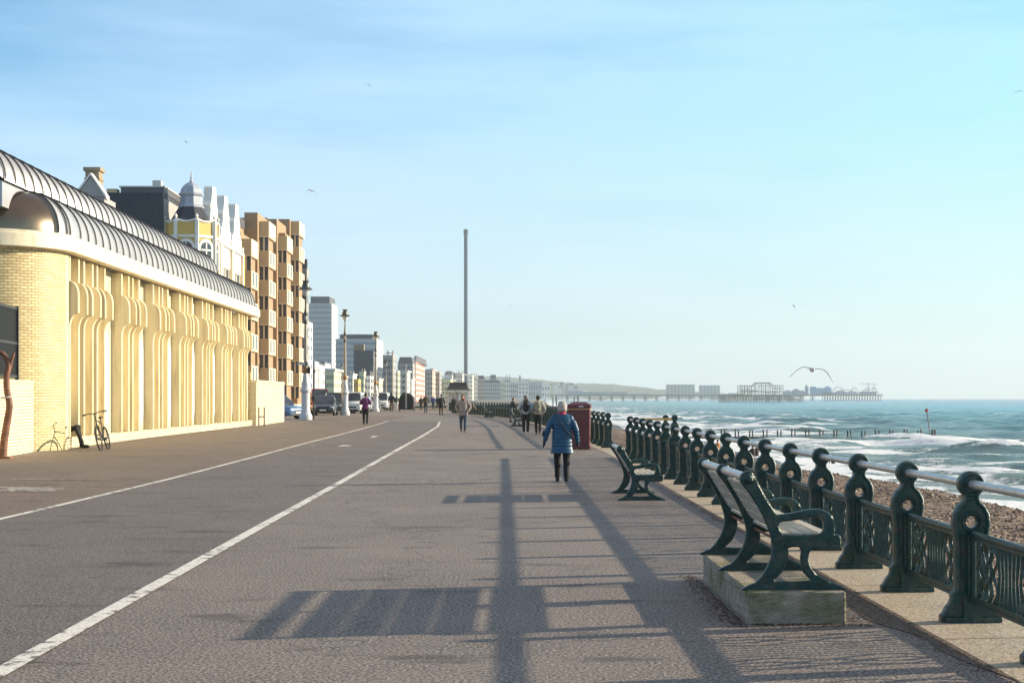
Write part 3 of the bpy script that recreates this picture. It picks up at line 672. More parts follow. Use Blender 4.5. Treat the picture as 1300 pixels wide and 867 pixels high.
# ---------------------------------------------------------------- buildings
def frame_at(name, label, cat, u, d, z=None, group=None):
    x = U(u,d); return thing(name, label, cat, (x, d, G(x,d) if z is None else z), TILT, group)
def sweep(path, prof):                                # path: [(x,y,nx,ny)], prof: [(inward, z)]
    mb = MB(); n = len(prof)
    vs = [(x+nx*i, y+ny*i, z) for x,y,nx,ny in path for i,z in prof]; fs = []
    for a in range(len(path)-1):
        for k in range(n-1): fs.append((a*n+k, a*n+k+1, (a+1)*n+k+1, (a+1)*n+k))
    fs += [tuple(range(n)), tuple((len(path)-1)*n+k for k in range(n-1,-1,-1))]
    return mb.add(vs, fs)
def hall():
    u0, d0 = -12.7, 44.2
    t = frame_at('leisure_hall', 'long cream seafront hall with curved brick corner, fluted pilasters and ribbed barrel roof', 'building', u0, d0, 0)
    def P(u, d): return (u-u0, d-d0)
    def arcpath(r, end, start=-40, ang0=-90, ang1=0, straight0=True):
        c = (-14.5, 44.2); out = []
        if straight0: out.append((*P(start, c[1]-r), 0, 1))
        for k in range(17):
            a = R(ang0+(ang1-ang0)*k/16); out.append((*P(c[0]+r*math.cos(a), c[1]+r*math.sin(a)), -math.cos(a), -math.sin(a)))
        if end: out.append((*P(c[0]+r, end), -1, 0))
        return out
    # brick corner
    vs = []; fs = []; uvs = []; path = arcpath(2.0, None, -30)
    mb = MB()
    zz = [0, 2, 4, 5.95]
    for x, y, nx, ny in path: vs += [(x,y,z) for z in zz]
    n = len(zz)
    for a in range(len(path)-1):
        for k in range(n-1): fs.append((a*n+k, a*n+k+1, (a+1)*n+k+1, (a+1)*n+k))
    mb.add(vs, fs)
    cx, cy = P(-14.5, 44.2)
    def cuv(co, nn):
        if co.x > cx-.001: return (2*math.atan2(co.x-cx, -(co.y-cy)), co.z)
        return (co.x-cx, co.z)
    mb.build('curved_corner', M['brickY'], t, smooth='all', uv=cuv)
    # facade wall with a recess behind the first cluster
    pl = [P(-12.5,44.2),P(-12.5,44.5),P(-13.25,44.5),P(-13.25,48.7),P(-12.86,48.7),P(-12.86,79.6),P(-24,79.6),P(-24,44.2)]
    mb = MB(); mb.prism(pl, lambda a,b,z: (a,b,z), 0, 5.95); mb.build('wall', M['brickW'], t, uv='box')
    mb = MB(); x0,y0 = P(-13.2,44.52); x1,y1 = P(-12.62,48.69); mb.box(x0,x1,y0,y1,0,.47); x0,y0 = P(-12.8,48.69); x1,y1 = P(-12.60,79.62); mb.box(x0,x1,y0,y1,0,.47)
    mb.build('brick_plinth', M['brickW'], t, uv='box', bevel=.01)
    # pilasters
    def prof(back, fr, bl):
        p = [(back,.48),(fr,.48)]
        def cv(z0, s, a, b, up):                       # quarter rounds between shaft and bulge
            out = []
            for k in range(7):
                q = k/6*PI/2
                out.append((a+(b-a)*(math.sin(q) if up else 1-math.cos(q)), z0+s*((1-math.cos(q)) if up else math.sin(q))))
            return out
        p += [(fr,3.75)] + [(fr+(bl-fr)*(1-math.cos(k/6*PI/2)), 3.75+.42*math.sin(k/6*PI/2)) for k in range(1,7)]
        p += [(bl,4.22),(bl,4.72)] + [(fr+(bl-fr)*math.cos(k/6*PI/2), 4.72+.42*math.sin(k/6*PI/2)) for k in range(1,7)]
        p += [(fr,5.2),(fr,5.91),(back,5.91)]
        return p
    def unit(d, w, back, first=False):
        fl = -12.84 if back > -13 else -12.95
        mb = MB()
        fn = lambda dd: (lambda a,b,tt: (a-u0, dd-d0+tt, b))
        mb.prism(prof(back,-12.50,-12.24), fn(d), 0, .11)
        mb.prism(prof(back,-12.50,-12.24), fn(d+w-.11), 0, .11)
        if not first: mb.prism(prof(back,fl,fl+.22), fn(d+.11), 0.0, w-.22)
        else: mb.box(-13.25-u0,-13.15-u0,d+.11-d0,d+w-.11-d0,.48,5.91)
        return mb.build('pilaster', M['cream'], t, bevel=.02, seg=1)
    unit(44.62,1.1,-13.25,True); unit(46.2,1.1,-13.25); unit(47.75,1.05,-13.25)
    for k in range(6):
        s = 50.95+4.78*k; unit(s,1.08,-12.9); unit(s+1.55,1.08,-12.9)
    for k in range(7):                                 # tall round ended panels between the clusters
        d = 50.05+4.78*(k) if k else 49.85
        if d > 79: break
        w, h, b = .34, 3.0, .75
        oc = [(w*math.cos(a), b+w+w*math.sin(a)) for a in [PI+PI*j/10 for j in range(11)]]+[(w*math.cos(a), b+h-w+w*math.sin(a)) for a in [PI*j/10 for j in range(11)]]
        mb = MB(); mb.prism([(q[0]*1.15, b+h/2+(q[1]-b-h/2)*1.05) for q in oc], lambda a,z,tt: (-12.86-u0+tt, d-d0+a, z), 0, .10)
        f = mb.build('window_surround', M['cream'], t)
        mb = MB(); mb.prism(oc, lambda a,z,tt: (-12.86-u0+tt, d-d0+a, z), .101, .12); mb.build('window_panel', M['slit'], f)
    # fascia and barrel roofs
    cor = [(0.28,5.93),(0.02,5.93),(0.0,5.95),(0.0,6.30),(.05,6.31),(.05,6.39),(.10,6.42),(.5,6.42),(.5,5.93)]
    sweep(arcpath(2.29, 79.8), cor).build('fascia', M['band'], t, smooth=True)
    mb = MB()
    for d in (46.9,49.4,54.2,59,63.8,68.6,73.4,78): mb = MB(); mb.box(-12.25-u0,-12.205-u0,d-d0,d-d0+.02,5.96,6.29); mb.build('fascia_joint', M['cream'], t)
    q1 = [(.12+1.2*(1-math.cos(a)), 6.42+1.24*math.sin(a)) for a in [PI/2*k/12 for k in range(13)]]
    full = arcpath(2.3, 79.0)
    sweep(full[:14], q1).build('roof_corner', M['bronze'], t, smooth='all')
    sweep(full[13:19], q1).build('lower_roof', M['zinc'], t, smooth='all')
    q2 = [(1.30+1.18*(1-math.cos(a)), 7.72+1.18*math.sin(a)) for a in [PI/2*k/12 for k in range(13)]]
    up = [(*P(-12.2,41.7),-1,0),(*P(-12.2,74.6),-1,0)]
    sweep(up, q2).build('upper_roof', M['zinc'], t, smooth='all')
    mb = MB(); x0,y0 = P(-24,44.9); x1,y1 = P(-13.5,79.0); mb.box(x0,x1,y0+1,y1,5.95,7.74); x0,y0=P(-24,41.75); x1,y1=P(-14.66,74.6); mb.box(x0,x1,y0,y1,7.74,8.88)
    x0,y0=P(-24,43.25); x1,y1=P(-14.6,46.0); mb.box(x0,x1,y0,y1,6.5,7.73)
    mb.build('roof_deck', M['zinc'], t)
    mb = MB(); x0,y0 = P(-24,41.8); x1,y1 = P(-13.6,44.5); mb.box(x0,x1,y0,y1,7.0,7.72); mb.build('roof_curb', M['zinc'], t)
    def seams(name, pth, q, z0):
        for x,y,nx,ny in pth:
            mb = MB(); tx, ty = -ny, nx; pr = []
            for i,z in q: pr.append((x+nx*(i-.035), y+ny*(i-.035), z+.02))
            mb.tube(pr, .026, 6); mb.build(name, M['rib'], t, True)
    sp = .88
    pl_ = [full[13], full[15], full[16]]+[(*P(-12.2,44.2+sp*k),-1,0) for k in range(1,40) if 44.2+sp*k<=79.0]
    seams('roof_seam', pl_, q1, 0)
    seams('roof_seam', [(*P(-12.2,41.72+sp*k),-1,0) for k in range(0,63) if 41.72+sp*k<=74.62], q2, 0)
    mb = MB(); a = P(-12.2,44.2); b = P(-12.2,74.6)
    mb.box(-13.58-u0,-13.44-u0,P(0,44.9)[1],P(0,79)[1],7.72,7.80); mb.build('roof_gutter', M['rib'], t)
    return t
hall()
def low_wall():
    t = thing('boundary_wall', 'low cream brick wall with dark screen on top beside the curved corner', 'wall', (-13.05,38.0,0))
    p0 = Vector((-13.60,42.55)); p1 = Vector((-12.95,36.0)); mb = MB(); n = (p1-p0).normalized(); s = Vector((n.y,-n.x))
    if s.x > 0: s = -s
    L = Vector((13.05-0,-38.0))
    def w(mb, a, b, th, z0, z1, off=0):
        q = [a+s*off, b+s*off, b+s*(off+th), a+s*(off+th)]
        q = [v-Vector((-13.05,38.0)) for v in q]
        mb.prism([(v.x,v.y) for v in q], lambda a,b,z: (a,b,z), z0, z1)
    w(mb,p0,p1,.25,0,2.08); o = mb.build('wall', M['brickW'], t, uv='box')
    mb = MB(); w(mb,p0,p1,.33,2.08,2.13,-.04); mb.build('coping', M['cream'], t, bevel=.01)
    a = p0+n*1.55; b = p1
    mb = MB()
    for q in (a, a+n*2.2): w(mb,q,q+n*.09,.09,2.13,4.15,.06)
    for z in (2.2,3.1,4.05): w(mb,a,b,.05,z,z+.07,.08)
    mb.build('screen_frame', M['black'], t)
    mb = MB(); k = 0
    while k < 4.6: w(mb,a+n*k,a+n*(k+.018),.012,2.2,4.1,.10); k += .045
    z = 2.22
    while z < 4.1: w(mb,a,b,.010,z,z+.014,.105); z += .05
    mb.build('screen_mesh', M['black'], t)
low_wall()
def side_wall():
    a = Vector((U(-12.4,79.7),79.7)); t = thing('garden_wall', 'pale yellow brick wall standing between the hall and the blue car', 'wall', (a.x,a.y,0.15))
    mb = MB(); mb.box(-.3,0,0,12.5,-.2,2.35); mb.build('wall', M['brickW'], t, uv='box'); t.rotation_euler = (0,0,TILT+.02)
    mb = MB(); mb.box(-.36,.05,0,12.5,2.35,2.45); mb.build('coping', M['cream'], t)
    mb = MB(); mb.box(-2.6,-.3,0.0,.25,-.2,2.9); mb.build('return_wall', M['brickY'], t, uv='box')
    g = thing('gate_post', 'white square gate post at the far end of the yellow brick wall', 'post', (X(357.5,94),94,G(-14,94)))
    mb = MB(); mb.box(-.14,.14,-.14,.14,0,2.35); mb.build('post', M['whitebright'], g, bevel=.02); mb = MB(); mb.taper(-.18,.18,-.18,.18,2.35,2.5,.1,.1); mb.build('cap', M['whitebright'], g)
    h = thing('cycle_hoop', 'dark metal hoop barrier in front of the yellow brick wall', 'barrier', (X(332,78),78,G(-13,78)))
    mb = MB(); mb.tube([(-.14,0,0),(-.14,0,.98),(.14,0,.98),(.14,0,0)], .035, 8); mb.tube([(-.14,0,.5),(.14,0,.5)],.025,8); mb.build('hoop', M['black'], h, True)
side_wall()
def rust_post():
    d = 38.2; x = X(5,d); t = thing('carved_pole', 'rusty brown hooked pole shaped like a twisted branch in front of the low wall', 'sculpture', (x,d,G(x,d)))
    k = d/F
    pts = [(4,583),(5,560),(9,535),(12,515),(9,495),(9,478),(11,465),(7,455),(0,449),(-8,452),(-14,462)]
    mb = MB(); mb.tube(catmull([((a-5)*k,0.03*math.sin(i),(583-b)*k) for i,(a,b) in enumerate(pts)],4,False), [.105-.0014*i for i in range(41)], 10)
    mb.build('stem', M['rust'], t, True)
    mb = MB(); mb.tube(catmull([((a-5)*k,0,(583-b)*k) for a,b in ((9,478),(12,468),(15,458),(18,449))],4,False), [.07-.0035*i for i in range(13)], 8); mb.build('branch', M['rust'], t, True)
    mb = MB(); mb.box(-.22,.22,-.2,.2,0,.05); mb.build('base_plate', M['rust'], t, bevel=.01)
    mb = MB(); mb.tube([(.06+.13*math.cos(a),.13*math.sin(a),1.55+.02*math.cos(a)) for a in [2*PI*q/14 for q in range(15)]], .018, 6); mb.build('cable_tie', M['post_white'], t, True)
rust_post()

def winset(parent, face, n, rows_, w, h, at, glass='glass', frame=True, thick=.06, fm_='whitebright'):
    # face 'y' looks at -y, 'x' looks at +x ; at(i, j) -> local centre (x, y, z)
    mb = MB()
    def bx(mb, a0,a1,z0,z1,t0,t1):
        if face == 'y': mb.box(a0,a1,-t1,-t0,z0,z1)
        else: mb.box(t0,t1,a0,a1,z0,z1)
    bx(mb,-w/2,w/2,-h/2,h/2,-.05,.02); gm = mb.mesh('pane'); gm.materials.append(M[glass])
    fmh = None
    if frame:
        mb = MB(); e = max(.05,w*.09)
        bx(mb,-w/2-e,-w/2,-h/2-e,h/2+e,-.05,thick); bx(mb,w/2,w/2+e,-h/2-e,h/2+e,-.05,thick); bx(mb,-w/2,w/2,h/2,h/2+e,-.05,thick); bx(mb,-w/2,w/2,-h/2-e,-h/2,-.05,thick*1.5)
        bx(mb,-w/2,w/2,-e*.3,e*.3,.0,thick*.8)
        fmh = mb.mesh('window'); fmh.materials.append(M[fm_])
    for i in range(n):
        for j in range(rows_):
            p = at(i,j)
            if p is None: continue
            o = bpy.data.objects.new('window', fmh or gm); C.objects.link(o); o.parent = parent; o.location = p
            if frame:
                q = bpy.data.objects.new('pane', gm); C.objects.link(q); q.parent = o
# brown stepped apartment block
def brown():
    u0, d0 = -23.0, 144.0
    t = frame_at('apartment_block', 'brown brick apartment block with stacked boxy balconies and white slotted fronts', 'building', u0, d0, 0)
    mb = MB(); mb.box(-18,-2.3,-2,40,-.5,19.0); mb.box(-12,-2.35,27,40,19.0,22.2); mb.build('wall', M['brown'], t, uv='box')
    mb = MB(); mb.box(-16,-2.2,-1.6,20,19.0,19.9); mb.build('roof', M['dgrey'], t); 
    mb = MB(); mb.box(-6,-3,-1,16,19.9,20.15); mb.build('roof_edge', M['lightgrey'], t)
    bays = [(0.5,4.2,17.0,17.6),(12.0,5.0,20.05,20.8),(26.0,5.0,20.05,21.8),(37.0,5.0,23.0,23.1)]
    bm_ = []
    def box_mesh(L):
        a = MB(); a.box(-1.05,0,0,L,-1.55,0); me1 = a.mesh('balcony'); me1.materials.append(M['tan'])
        l = me1.uv_layers.new(name='UVMap')
        for p in me1.polygons:
            for li in p.loop_indices:
                co = me1.vertices[me1.loops[li].vertex_index].co; l.data[li].uv = (co.y if abs(p.normal.x)>.5 else co.x, co.z)
        a = MB(); a.box(0,.06,.05,L-.05,-1.5,.02); a.box(-1.1,.05,-.05,L+.05,-1.66,-1.55); me2 = a.mesh('front_panel'); me2.materials.append(M['offwhite'])
        a = MB(); a.box(.055,.075,L*.18,L*.36,-1.4,-.1); a.box(.055,.075,L*.62,L*.80,-1.4,-.1); me3 = a.mesh('slot'); me3.materials.append(M['glass'])
        a = MB(); a.box(-.95,-.60,-.07,.0,-3.05,-1.66); a.box(-.42,-.08,-.07,.0,-3.05,-1.66); me4 = a.mesh('window'); me4.materials.append(M['glass'])
        a = MB(); a.box(-1.02,-.96,-.10,.0,-3.05,-1.66); a.box(-.59,-.43,-.12,.0,-3.05,-1.66); a.box(-.07,-.0,-.10,.0,-3.05,-1.66); me5 = a.mesh('window_frame'); me5.materials.append(M['offwhite'])
        return me1, me2, me3, me4, me5
    cache = {}
    for bi, (y0, L, ztop, wtop) in enumerate(bays):
        mb = MB(); mb.box(-2.31,-.95,y0-1.2 if bi else y0,y0+L+ (1.5 if bi<3 else 0),-.5,wtop); mb.build('bay_wall', M['brown'], t, uv='box')
        mb = MB(); mb.box(-1.0,-.22,y0+.35,y0+L-.2,.0,wtop-1.4); mb.build('bay_recess', M['brown'], t, uv='box')
        m5 = cache.setdefault(L, box_mesh(L)); k = 0; z = ztop
        while z > 2.2:
            b = link_new('balcony', m5[0], t, (0,y0,z)); link_new('front_panel', m5[1], b, (0,0,0))
            if k: link_new('slot', m5[2], b, (0,0,0))
            link_new('window', m5[3], t, (0,y0+.36,z)); link_new('window_frame', m5[4], t, (0,y0+.36,z))
            z -= 3.06; k += 1
    mb = MB(); mb.box(-8,.3,-1,42,-.3,.9)
    mb.build('base_wall', M['offwhite'], t)
def link_new(name, me, parent, loc):
    o = bpy.data.objects.new(name, me); C.objects.link(o); o.parent = parent; o.location = loc; return o
brown()
# yellow and white house with turret and three scrolled gables
def yellow():
    u0, d0 = -23.0, 112.0
    t = frame_at('gabled_mansion', 'yellow and white Victorian building with domed corner turret and three tall scrolled gables', 'building', u0, d0, 0)
    mb = MB(); mb.box(-1.7,-.25,5.2,10,0,15.2); mb.box(-12,-.25,10,30.5,0,15.2); mb.build('wall', M['yellow'], t, uv='box')
    # octagonal corner bay
    def octo(r, z0, z1, cx=0, cy=3.6):
        return [[(cx+r*math.cos(a), cy+r*math.sin(a), z) for a in [PI/8+PI/4*k for k in range(8)]] for z in (z0,z1)]
    mb = MB(); mb.loft(octo(2.05,0,15.05)); mb.build('corner_bay', M['yellow'], t)
    mb = MB()
    for z0,z1,r in ((13.85,14.05,2.14),(10.6,10.8,2.14)): mb.loft(octo(r,z0,z1))
    for k in range(8):
        a = PI/8+PI/4*k; cx_, cy_ = 2.07*math.cos(a), 3.6+2.07*math.sin(a); mb.box(cx_-.13,cx_+.13,cy_-.13,cy_+.13,6,15.2); mb.lathe([(.1,0),(.05,.1),(.13,.22),(.10,.34),(.02,.46)],(cx_,cy_,15.2),8)
    for k in range(8):                                 # dipped parapet coping
        a0, a1 = PI/8+PI/4*k, PI/8+PI/4*(k+1); pts=[]
        for j in range(9):
            s = j/8; pts.append((2.07*(math.cos(a0)*(1-s)+math.cos(a1)*s), 3.6+2.07*(math.sin(a0)*(1-s)+math.sin(a1)*s), 15.25-.18*math.sin(PI*s)))
        mb.tube(pts,.09,6)
    mb.build('bay_trim', M['white'], t)
    tw = []
    for k in (4,5,6,7):                                # arched windows on the visible facets
        a = PI/4*(k)+PI/8+PI/8; n = Vector((math.cos(a),math.sin(a),0)); s = Vector((-n.y,n.x,0)); c = Vector((0,3.6,0))+n*(2.05*math.cos(PI/8))
        def fn(aa,z,tt): q = c+s*aa+n*tt; return (q.x,q.y,z)
        for zb in (11.55,7.4):
            arch = lambda w,h: [(-w,zb),(w,zb)]+[(w*math.cos(b),zb+h+w*math.sin(b)) for b in [PI*j/10 for j in range(11)]]
            mb = MB(); mb.prism(arch(.66,1.55), fn, 0,.10); f = mb.build('window', M['white'], t)
            mb = MB(); mb.prism(arch(.46,1.5), fn, .10,.12); mb.build('pane', M['glass'], f)
            mb = MB(); mb.prism([(-.05,zb),(.05,zb),(.05,zb+1.9),(-.05,zb+1.9)], fn, .12,.15); mb.prism([(-.46,zb+1.3),(.46,zb+1.3),(.46,zb+1.42),(-.46,zb+1.42)], fn, .12,.15); mb.build('mullion', M['white'], f)
    mb = MB(); mb.lathe([(1.75,15.0),(.95,16.35)],(0,3.6,0),8,PI/8); mb.build('turret_roof', M['slate'], t)
    mb = MB(); mb.lathe([(.98,16.3),(1.0,16.42),(.88,16.5),(.84,17.15),(.98,17.25),(1.0,17.36),(.86,17.42),(.80,17.7),(.62,17.98),(.34,18.2),(.13,18.34),(.09,18.5)],(0,3.6,0),8,PI/8); mb.build('turret_dome', M['dome'], t)
    mb = MB(); mb.lathe([(.09,18.45),(.05,18.55),(.12,18.65),(.04,18.75),(.07,18.85),(.02,19.15)],(0,3.6,0),8); mb.build('finial', M['lightgrey'], t)
    for yc in (13.5,19.2,24.9):                         # gables
        hw = 2.75; pr = [(-hw,0),(hw,0),(hw,.5),(hw-.25,.7),(hw-.35,1.2),(hw-.9,1.5),(hw-1.25,2.1),(hw-1.15,2.6),(hw-1.55,3.0),(.95,3.6),(.80,4.15),(.62,4.3),(-.62,4.3),(-.80,4.15),(-.95,3.6),(-hw+1.55,3.0),(-hw+1.15,2.6),(-hw+1.25,2.1),(-hw+.9,1.5),(-hw+.35,1.2),(-hw+.25,.7),(-hw,.5)]
        mb = MB(); mb.prism(pr, lambda a,z,tt: (tt, yc+a, 15.0+z), -.75, -.05); mb.build('gable', M['white'], t)
        mb = MB(); mb.box(-.28,-.03,yc-1.9,yc+1.9,13.0,14.8); mb.build('spandrel', M['white'], t)
        mb = MB(); mb.box(-.30,.18,yc-2.6,yc+2.6,14.8,15.05); mb.build('cornice', M['white'], t); mb = MB(); mb.box(-.3,.14,yc-2.7,yc+2.7,9.0,9.2); mb.build('string_course', M['white'], t)
        mb = MB()
        for s in (-2.7,2.35): mb.box(-.3,.12,yc+s,yc+s+.35,3,15.6)
        mb.build('pier', M['white'], t)
        winset(t,'x',2,3,1.3,1.9,lambda i,j: (-.24,yc-1.0+2*i,12.0-3.4*j),thick=.12)
    mb = MB(); mb.box(-9,-2.2,10.5,29,15.2,16.9); mb.build('attic_roof', M['slate'], t)
    mb = MB(); mb.box(-1.5,-.7,8.6,9.4,15,18.0); mb.build('chimney', cobj('old_buff_brick',(.30,.24,.15)), t)
    for k in range(2):
        mb = MB(); mb.lathe([(.15,0),(.17,.06),(.12,.3),(.15,.5),(.11,.56)],(-1.35+.5*k,9.0,18.0),8); mb.build('chimney_pot', M['red'], t, True)
yellow()
def slate_block():
    u0, d0 = -24.9, 114.3
    t = frame_at('slate_clad_building', 'dark slate hung building with flat roof behind the barrel roofed hall', 'building', u0, d0, 0)
    mb = MB(); mb.box(-4.6,0,0,6.5,0,17.3); mb.build('wall', M['slate'], t)
    mb = MB(); mb.box(-3.3,.05,.3,6.4,17.3,17.75); mb.build('penthouse', M['dgrey'], t); mb = MB(); mb.box(-3.4,.12,.2,6.5,17.75,17.85); mb.build('roof_edge', M['lightgrey'], t)
    mb = MB(); mb.box(.005,.05,.15,6.3,9,16.9); mb.build('side_cladding', M['grey'], t)
    mb = MB(); mb.box(-.9,-.25,.4,1.2,17.85,18.3); mb.build('vent', M['lightgrey'], t)
    mb = MB(); mb.box(-4.4,-3.6,.4,1.2,17.3,17.65); mb.build('chimney', M['tan'], t, uv='box')
    d = 96.0
    t = frame_at('gable_ended_house', 'house with grey triangular gable and brown chimney rising behind the barrel roof', 'house', X(115,d)+TILT*d, d, 0)
    zt, zb = Z(225,d), Z(250,d)
    mb = MB(); mb.prism([(-1.0,zb),(.95,zb),(0,zt)], lambda a,z,tt: (a,tt,z), 0, .5); mb.box(-.95,.85,.1,3,0,zb); mb.build('gable_wall', M['grey'], t)
    mb = MB(); mb.prism([(-1.1,zb-.1),(0,zt+.12),(1.0,zb-.1),(1.0,zb+.1),(0,zt+.28),(-1.1,zb+.1)], lambda a,z,tt: (a,tt,z), -.05, .8); mb.build('gable_coping', M['white'], t)
    mb = MB(); mb.box(-.66,.22,1.2,2.2,9,Z(218,97.5)); mb.taper(-.78,.34,1.1,2.3,Z(218,97.5),Z(213.5,97.5),.0,.0); mb.box(-.72,.28,1.14,2.26,Z(229,97.5),Z(227,97.5))
    mb.build('chimney', cobj('old_buff_brick',(.20,.15,.09)), t)
slate_block()

# ---------------------------------------------------------------- the town further along the front
def far(px0, pxs, px1, yt, d, wall, label, rows_=4, cc=4, cr=3, roof=None, base=None, bands=False, wm='glass', sidewall=None, group=None, cat='building', frame=False, wf=.45):
    t = thing('apartment_building' if cat=='building' else cat, label, cat, (X(pxs,d), d, -.2), 0, group)
    W = (pxs-px0)*d/F; u = 621-pxs; dep = 8.0
    if px1 > pxs and px1 < 616: dep = d*(pxs-px1)/(px1-621)
    sl = -TILT if px1 < 616 else 0
    z1 = Z(yt,d)+.2; H = z1
    mb = MB(); mb.add([(-W,0,0),(0,0,0),(sl*dep,dep,0),(-W+sl*dep,dep,0),(-W,0,z1),(0,0,z1),(sl*dep,dep,z1),(-W+sl*dep,dep,z1)],[(0,3,2,1),(4,5,6,7),(0,1,5,4),(1,2,6,5),(2,3,7,6),(3,0,4,7)])
    mb.build('wall', M[wall], t)
    if sidewall:
        mb = MB(); mb.box(.0,.12,0,dep,0,z1); o = mb.build('sea_front', M[sidewall], t); o.rotation_euler = (0,0,TILT)  # white sheets paint in the sunlit flank; the red front is its own colour
    off = .13 if sidewall else 0
    rh = H/(rows_+.4)
    if bands:
        a = MB(); a.box(-W*.96,-W*.04,-.12,.05,-rh*.24,rh*.20); mm = a.mesh('window_band'); mm.materials.append(M[wm])
        for j in range(rows_): link_new('window_band', mm, t, (0,0,H-rh*(j+.75)))
    elif cc: winset(t,'y',cc,rows_,W/cc*wf,rh*.5,lambda i,j: (-W+W*(i+.5)/cc,0,H-rh*(j+.75)),wm,frame,.1)
    if cr and px1 > pxs:
        winset(t,'x',cr,rows_,dep/cr*wf,rh*.5,lambda i,j: (off+sl*dep*(i+.5)/cr,dep*(i+.5)/cr,H-rh*(j+.75)),wm,frame,.1)
    if roof == 'mansard': mb = MB(); mb.taper(-W,0,0,dep,z1,z1+H*.16,W*.12,dep*.12); mb.build('roof', M['roof_far'], t)
    elif roof == 'pitch':
        mb = MB(); mb.add([(-W,0,z1),(0,0,z1),(0,dep,z1),(-W,dep,z1),(-W/2,0,z1+W*.4),(-W/2,dep,z1+W*.4)],[(0,1,4),(1,2,5,4),(2,3,5),(3,0,4,5),(0,3,2,1)]); mb.build('roof', M['roof_far'], t)
    elif roof == 'para': mb = MB(); mb.box(-W-.2,.25,-.25,dep,z1,z1+.5); mb.build('parapet', M['lightgrey'], t); 
    elif roof == 'plant': mb = MB(); mb.box(-W*.9,-W*.1,1,dep*.9,z1,z1+H*.07); mb.build('plant_room', M['dgrey'], t)
    elif roof == 'chim':
        mb = MB(); mb.box(-W-.1,.1,-.1,dep,z1,z1+.35); mb.build('parapet', M['lightgrey'], t)
        for k in range(2): mb = MB(); mb.box(-W*(.2+.5*k),-W*(.08+.5*k),dep*.3,dep*.3+.8,z1,z1+H*.13); mb.build('chimney', M['pinkish'], t)
    return t
T = 'terraced buildings along the distant seafront'
far(376,389.5,392,341,190,'grey','grey brown rendered block rising directly behind the brown apartment block',8,2,1,'plant')
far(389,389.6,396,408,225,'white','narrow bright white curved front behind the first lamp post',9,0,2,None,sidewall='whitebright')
far(391,421,428,385,850,'lightgrey','tall pale tower block with horizontal window bands, the highest building',18,0,4,'plant',bands=True,sidewall='white',wm='piergrey')  # grey face and white flank carry shade and sunlight in their colours
far(426,478,486,430,640,'lightgrey','wide pale grey office slab with window bands beside the tallest tower',10,0,5,'plant',bands=True,sidewall='white',wm='piergrey')  # flank coloured white as sunlit, face grey as shaded
far(449,474,477,445,430,'dgrey','dark grey clad block between the second and third lamp posts',5,0,2,None)
far(449,462,463,437,440,'brown','brown box shaped rooftop block showing above the dark grey one',1,0,0,None)
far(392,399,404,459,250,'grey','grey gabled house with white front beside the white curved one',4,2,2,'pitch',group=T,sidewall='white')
far(399,405,412,463,275,'white','white gabled terrace with steep roof above the red car',4,2,3,'pitch',group=T)
far(406,413,420,461,310,'white','white stepped terrace house with small dormer above the dark car',4,2,3,'pitch',group=T)
far(414,424,434,471,300,'palegreen','broad cream balcony fronted terrace left of the second lamp post',4,4,4,'para',group=T)
far(424,436,441,479,330,'white','low white terrace immediately behind the second lamp post',3,4,3,'chim',group=T)
far(440,448,453,476,350,'white','white bow fronted terrace right of the second lamp post',4,3,2,'chim',group=T)
far(449,455,458,481,330,'yellow','bright yellow rendered house between the lamp posts',3,2,1,None,group=T)
far(456,462,466,473,380,'palegreen','cream terrace with tall windows below the dark grey block',4,2,2,'chim',group=T)
far(464,470,474,477,360,'white','white tall narrow terrace just left of the third lamp post',4,2,2,'mansard',group=T)
far(474,481,486,482,400,'offwhite','pale stone terrace just behind the third lamp post',3,3,2,'chim',group=T)
far(486,499,503,452,480,'grey','dark grey brick hotel with turreted roof right of the third lamp post',7,4,2,'chim',group=T)
far(500,505,508,470,500,'palegreen','narrow pale green fronted building right of the dark brick hotel',5,2,2,None,group=T)
far(505,524,527,461,620,'grey','slate roofed long grey hotel flank beside the red and white hotel',6,6,1,'mansard',group=T)
far(508,517,521,472,520,'lightgrey','light grey block with plain side wall above the dark domed carrier',5,1,2,'para',group=T)
far(519,523,526,482,540,'white','small white terrace at the foot of the long grey hotel',3,1,2,'para',group=T)
far(524,527.5,539,459,640,'white','red and white striped grand hotel front with ornate top',7,0,5,'mansard',group=T,sidewall='red',wm='whitebright',wf=.62)
far(539,549,553,470,760,'pinkish','buff brown office block right of the red and white hotel',6,3,2,'para',group=T)
far(545,551,553,468,800,'orange','terracotta topped block peeping over the buff office block',6,2,1,None,group=T)
far(552,558,561,472,820,'grey','slim grey tower like block left of the cream hotel',6,2,1,None,group=T)
far(560,572,576,482,860,'palegreen','cream hotel with long balcony behind the shelter',4,5,2,'para',group=T)
far(564,574,577,476,950,'white','white hotel with curved gables behind the shelter roof',4,4,2,'mansard',group=T)
far(577,587,590,474,980,'lightgrey','pale grey grand hotel with attic just left of the tall needle tower',6,5,2,'chim',group=T)
far(594,600,603,476,1050,'white','white hotel immediately right of the tall needle tower',6,3,2,'chim',group=T)
rnd = random.Random(11)
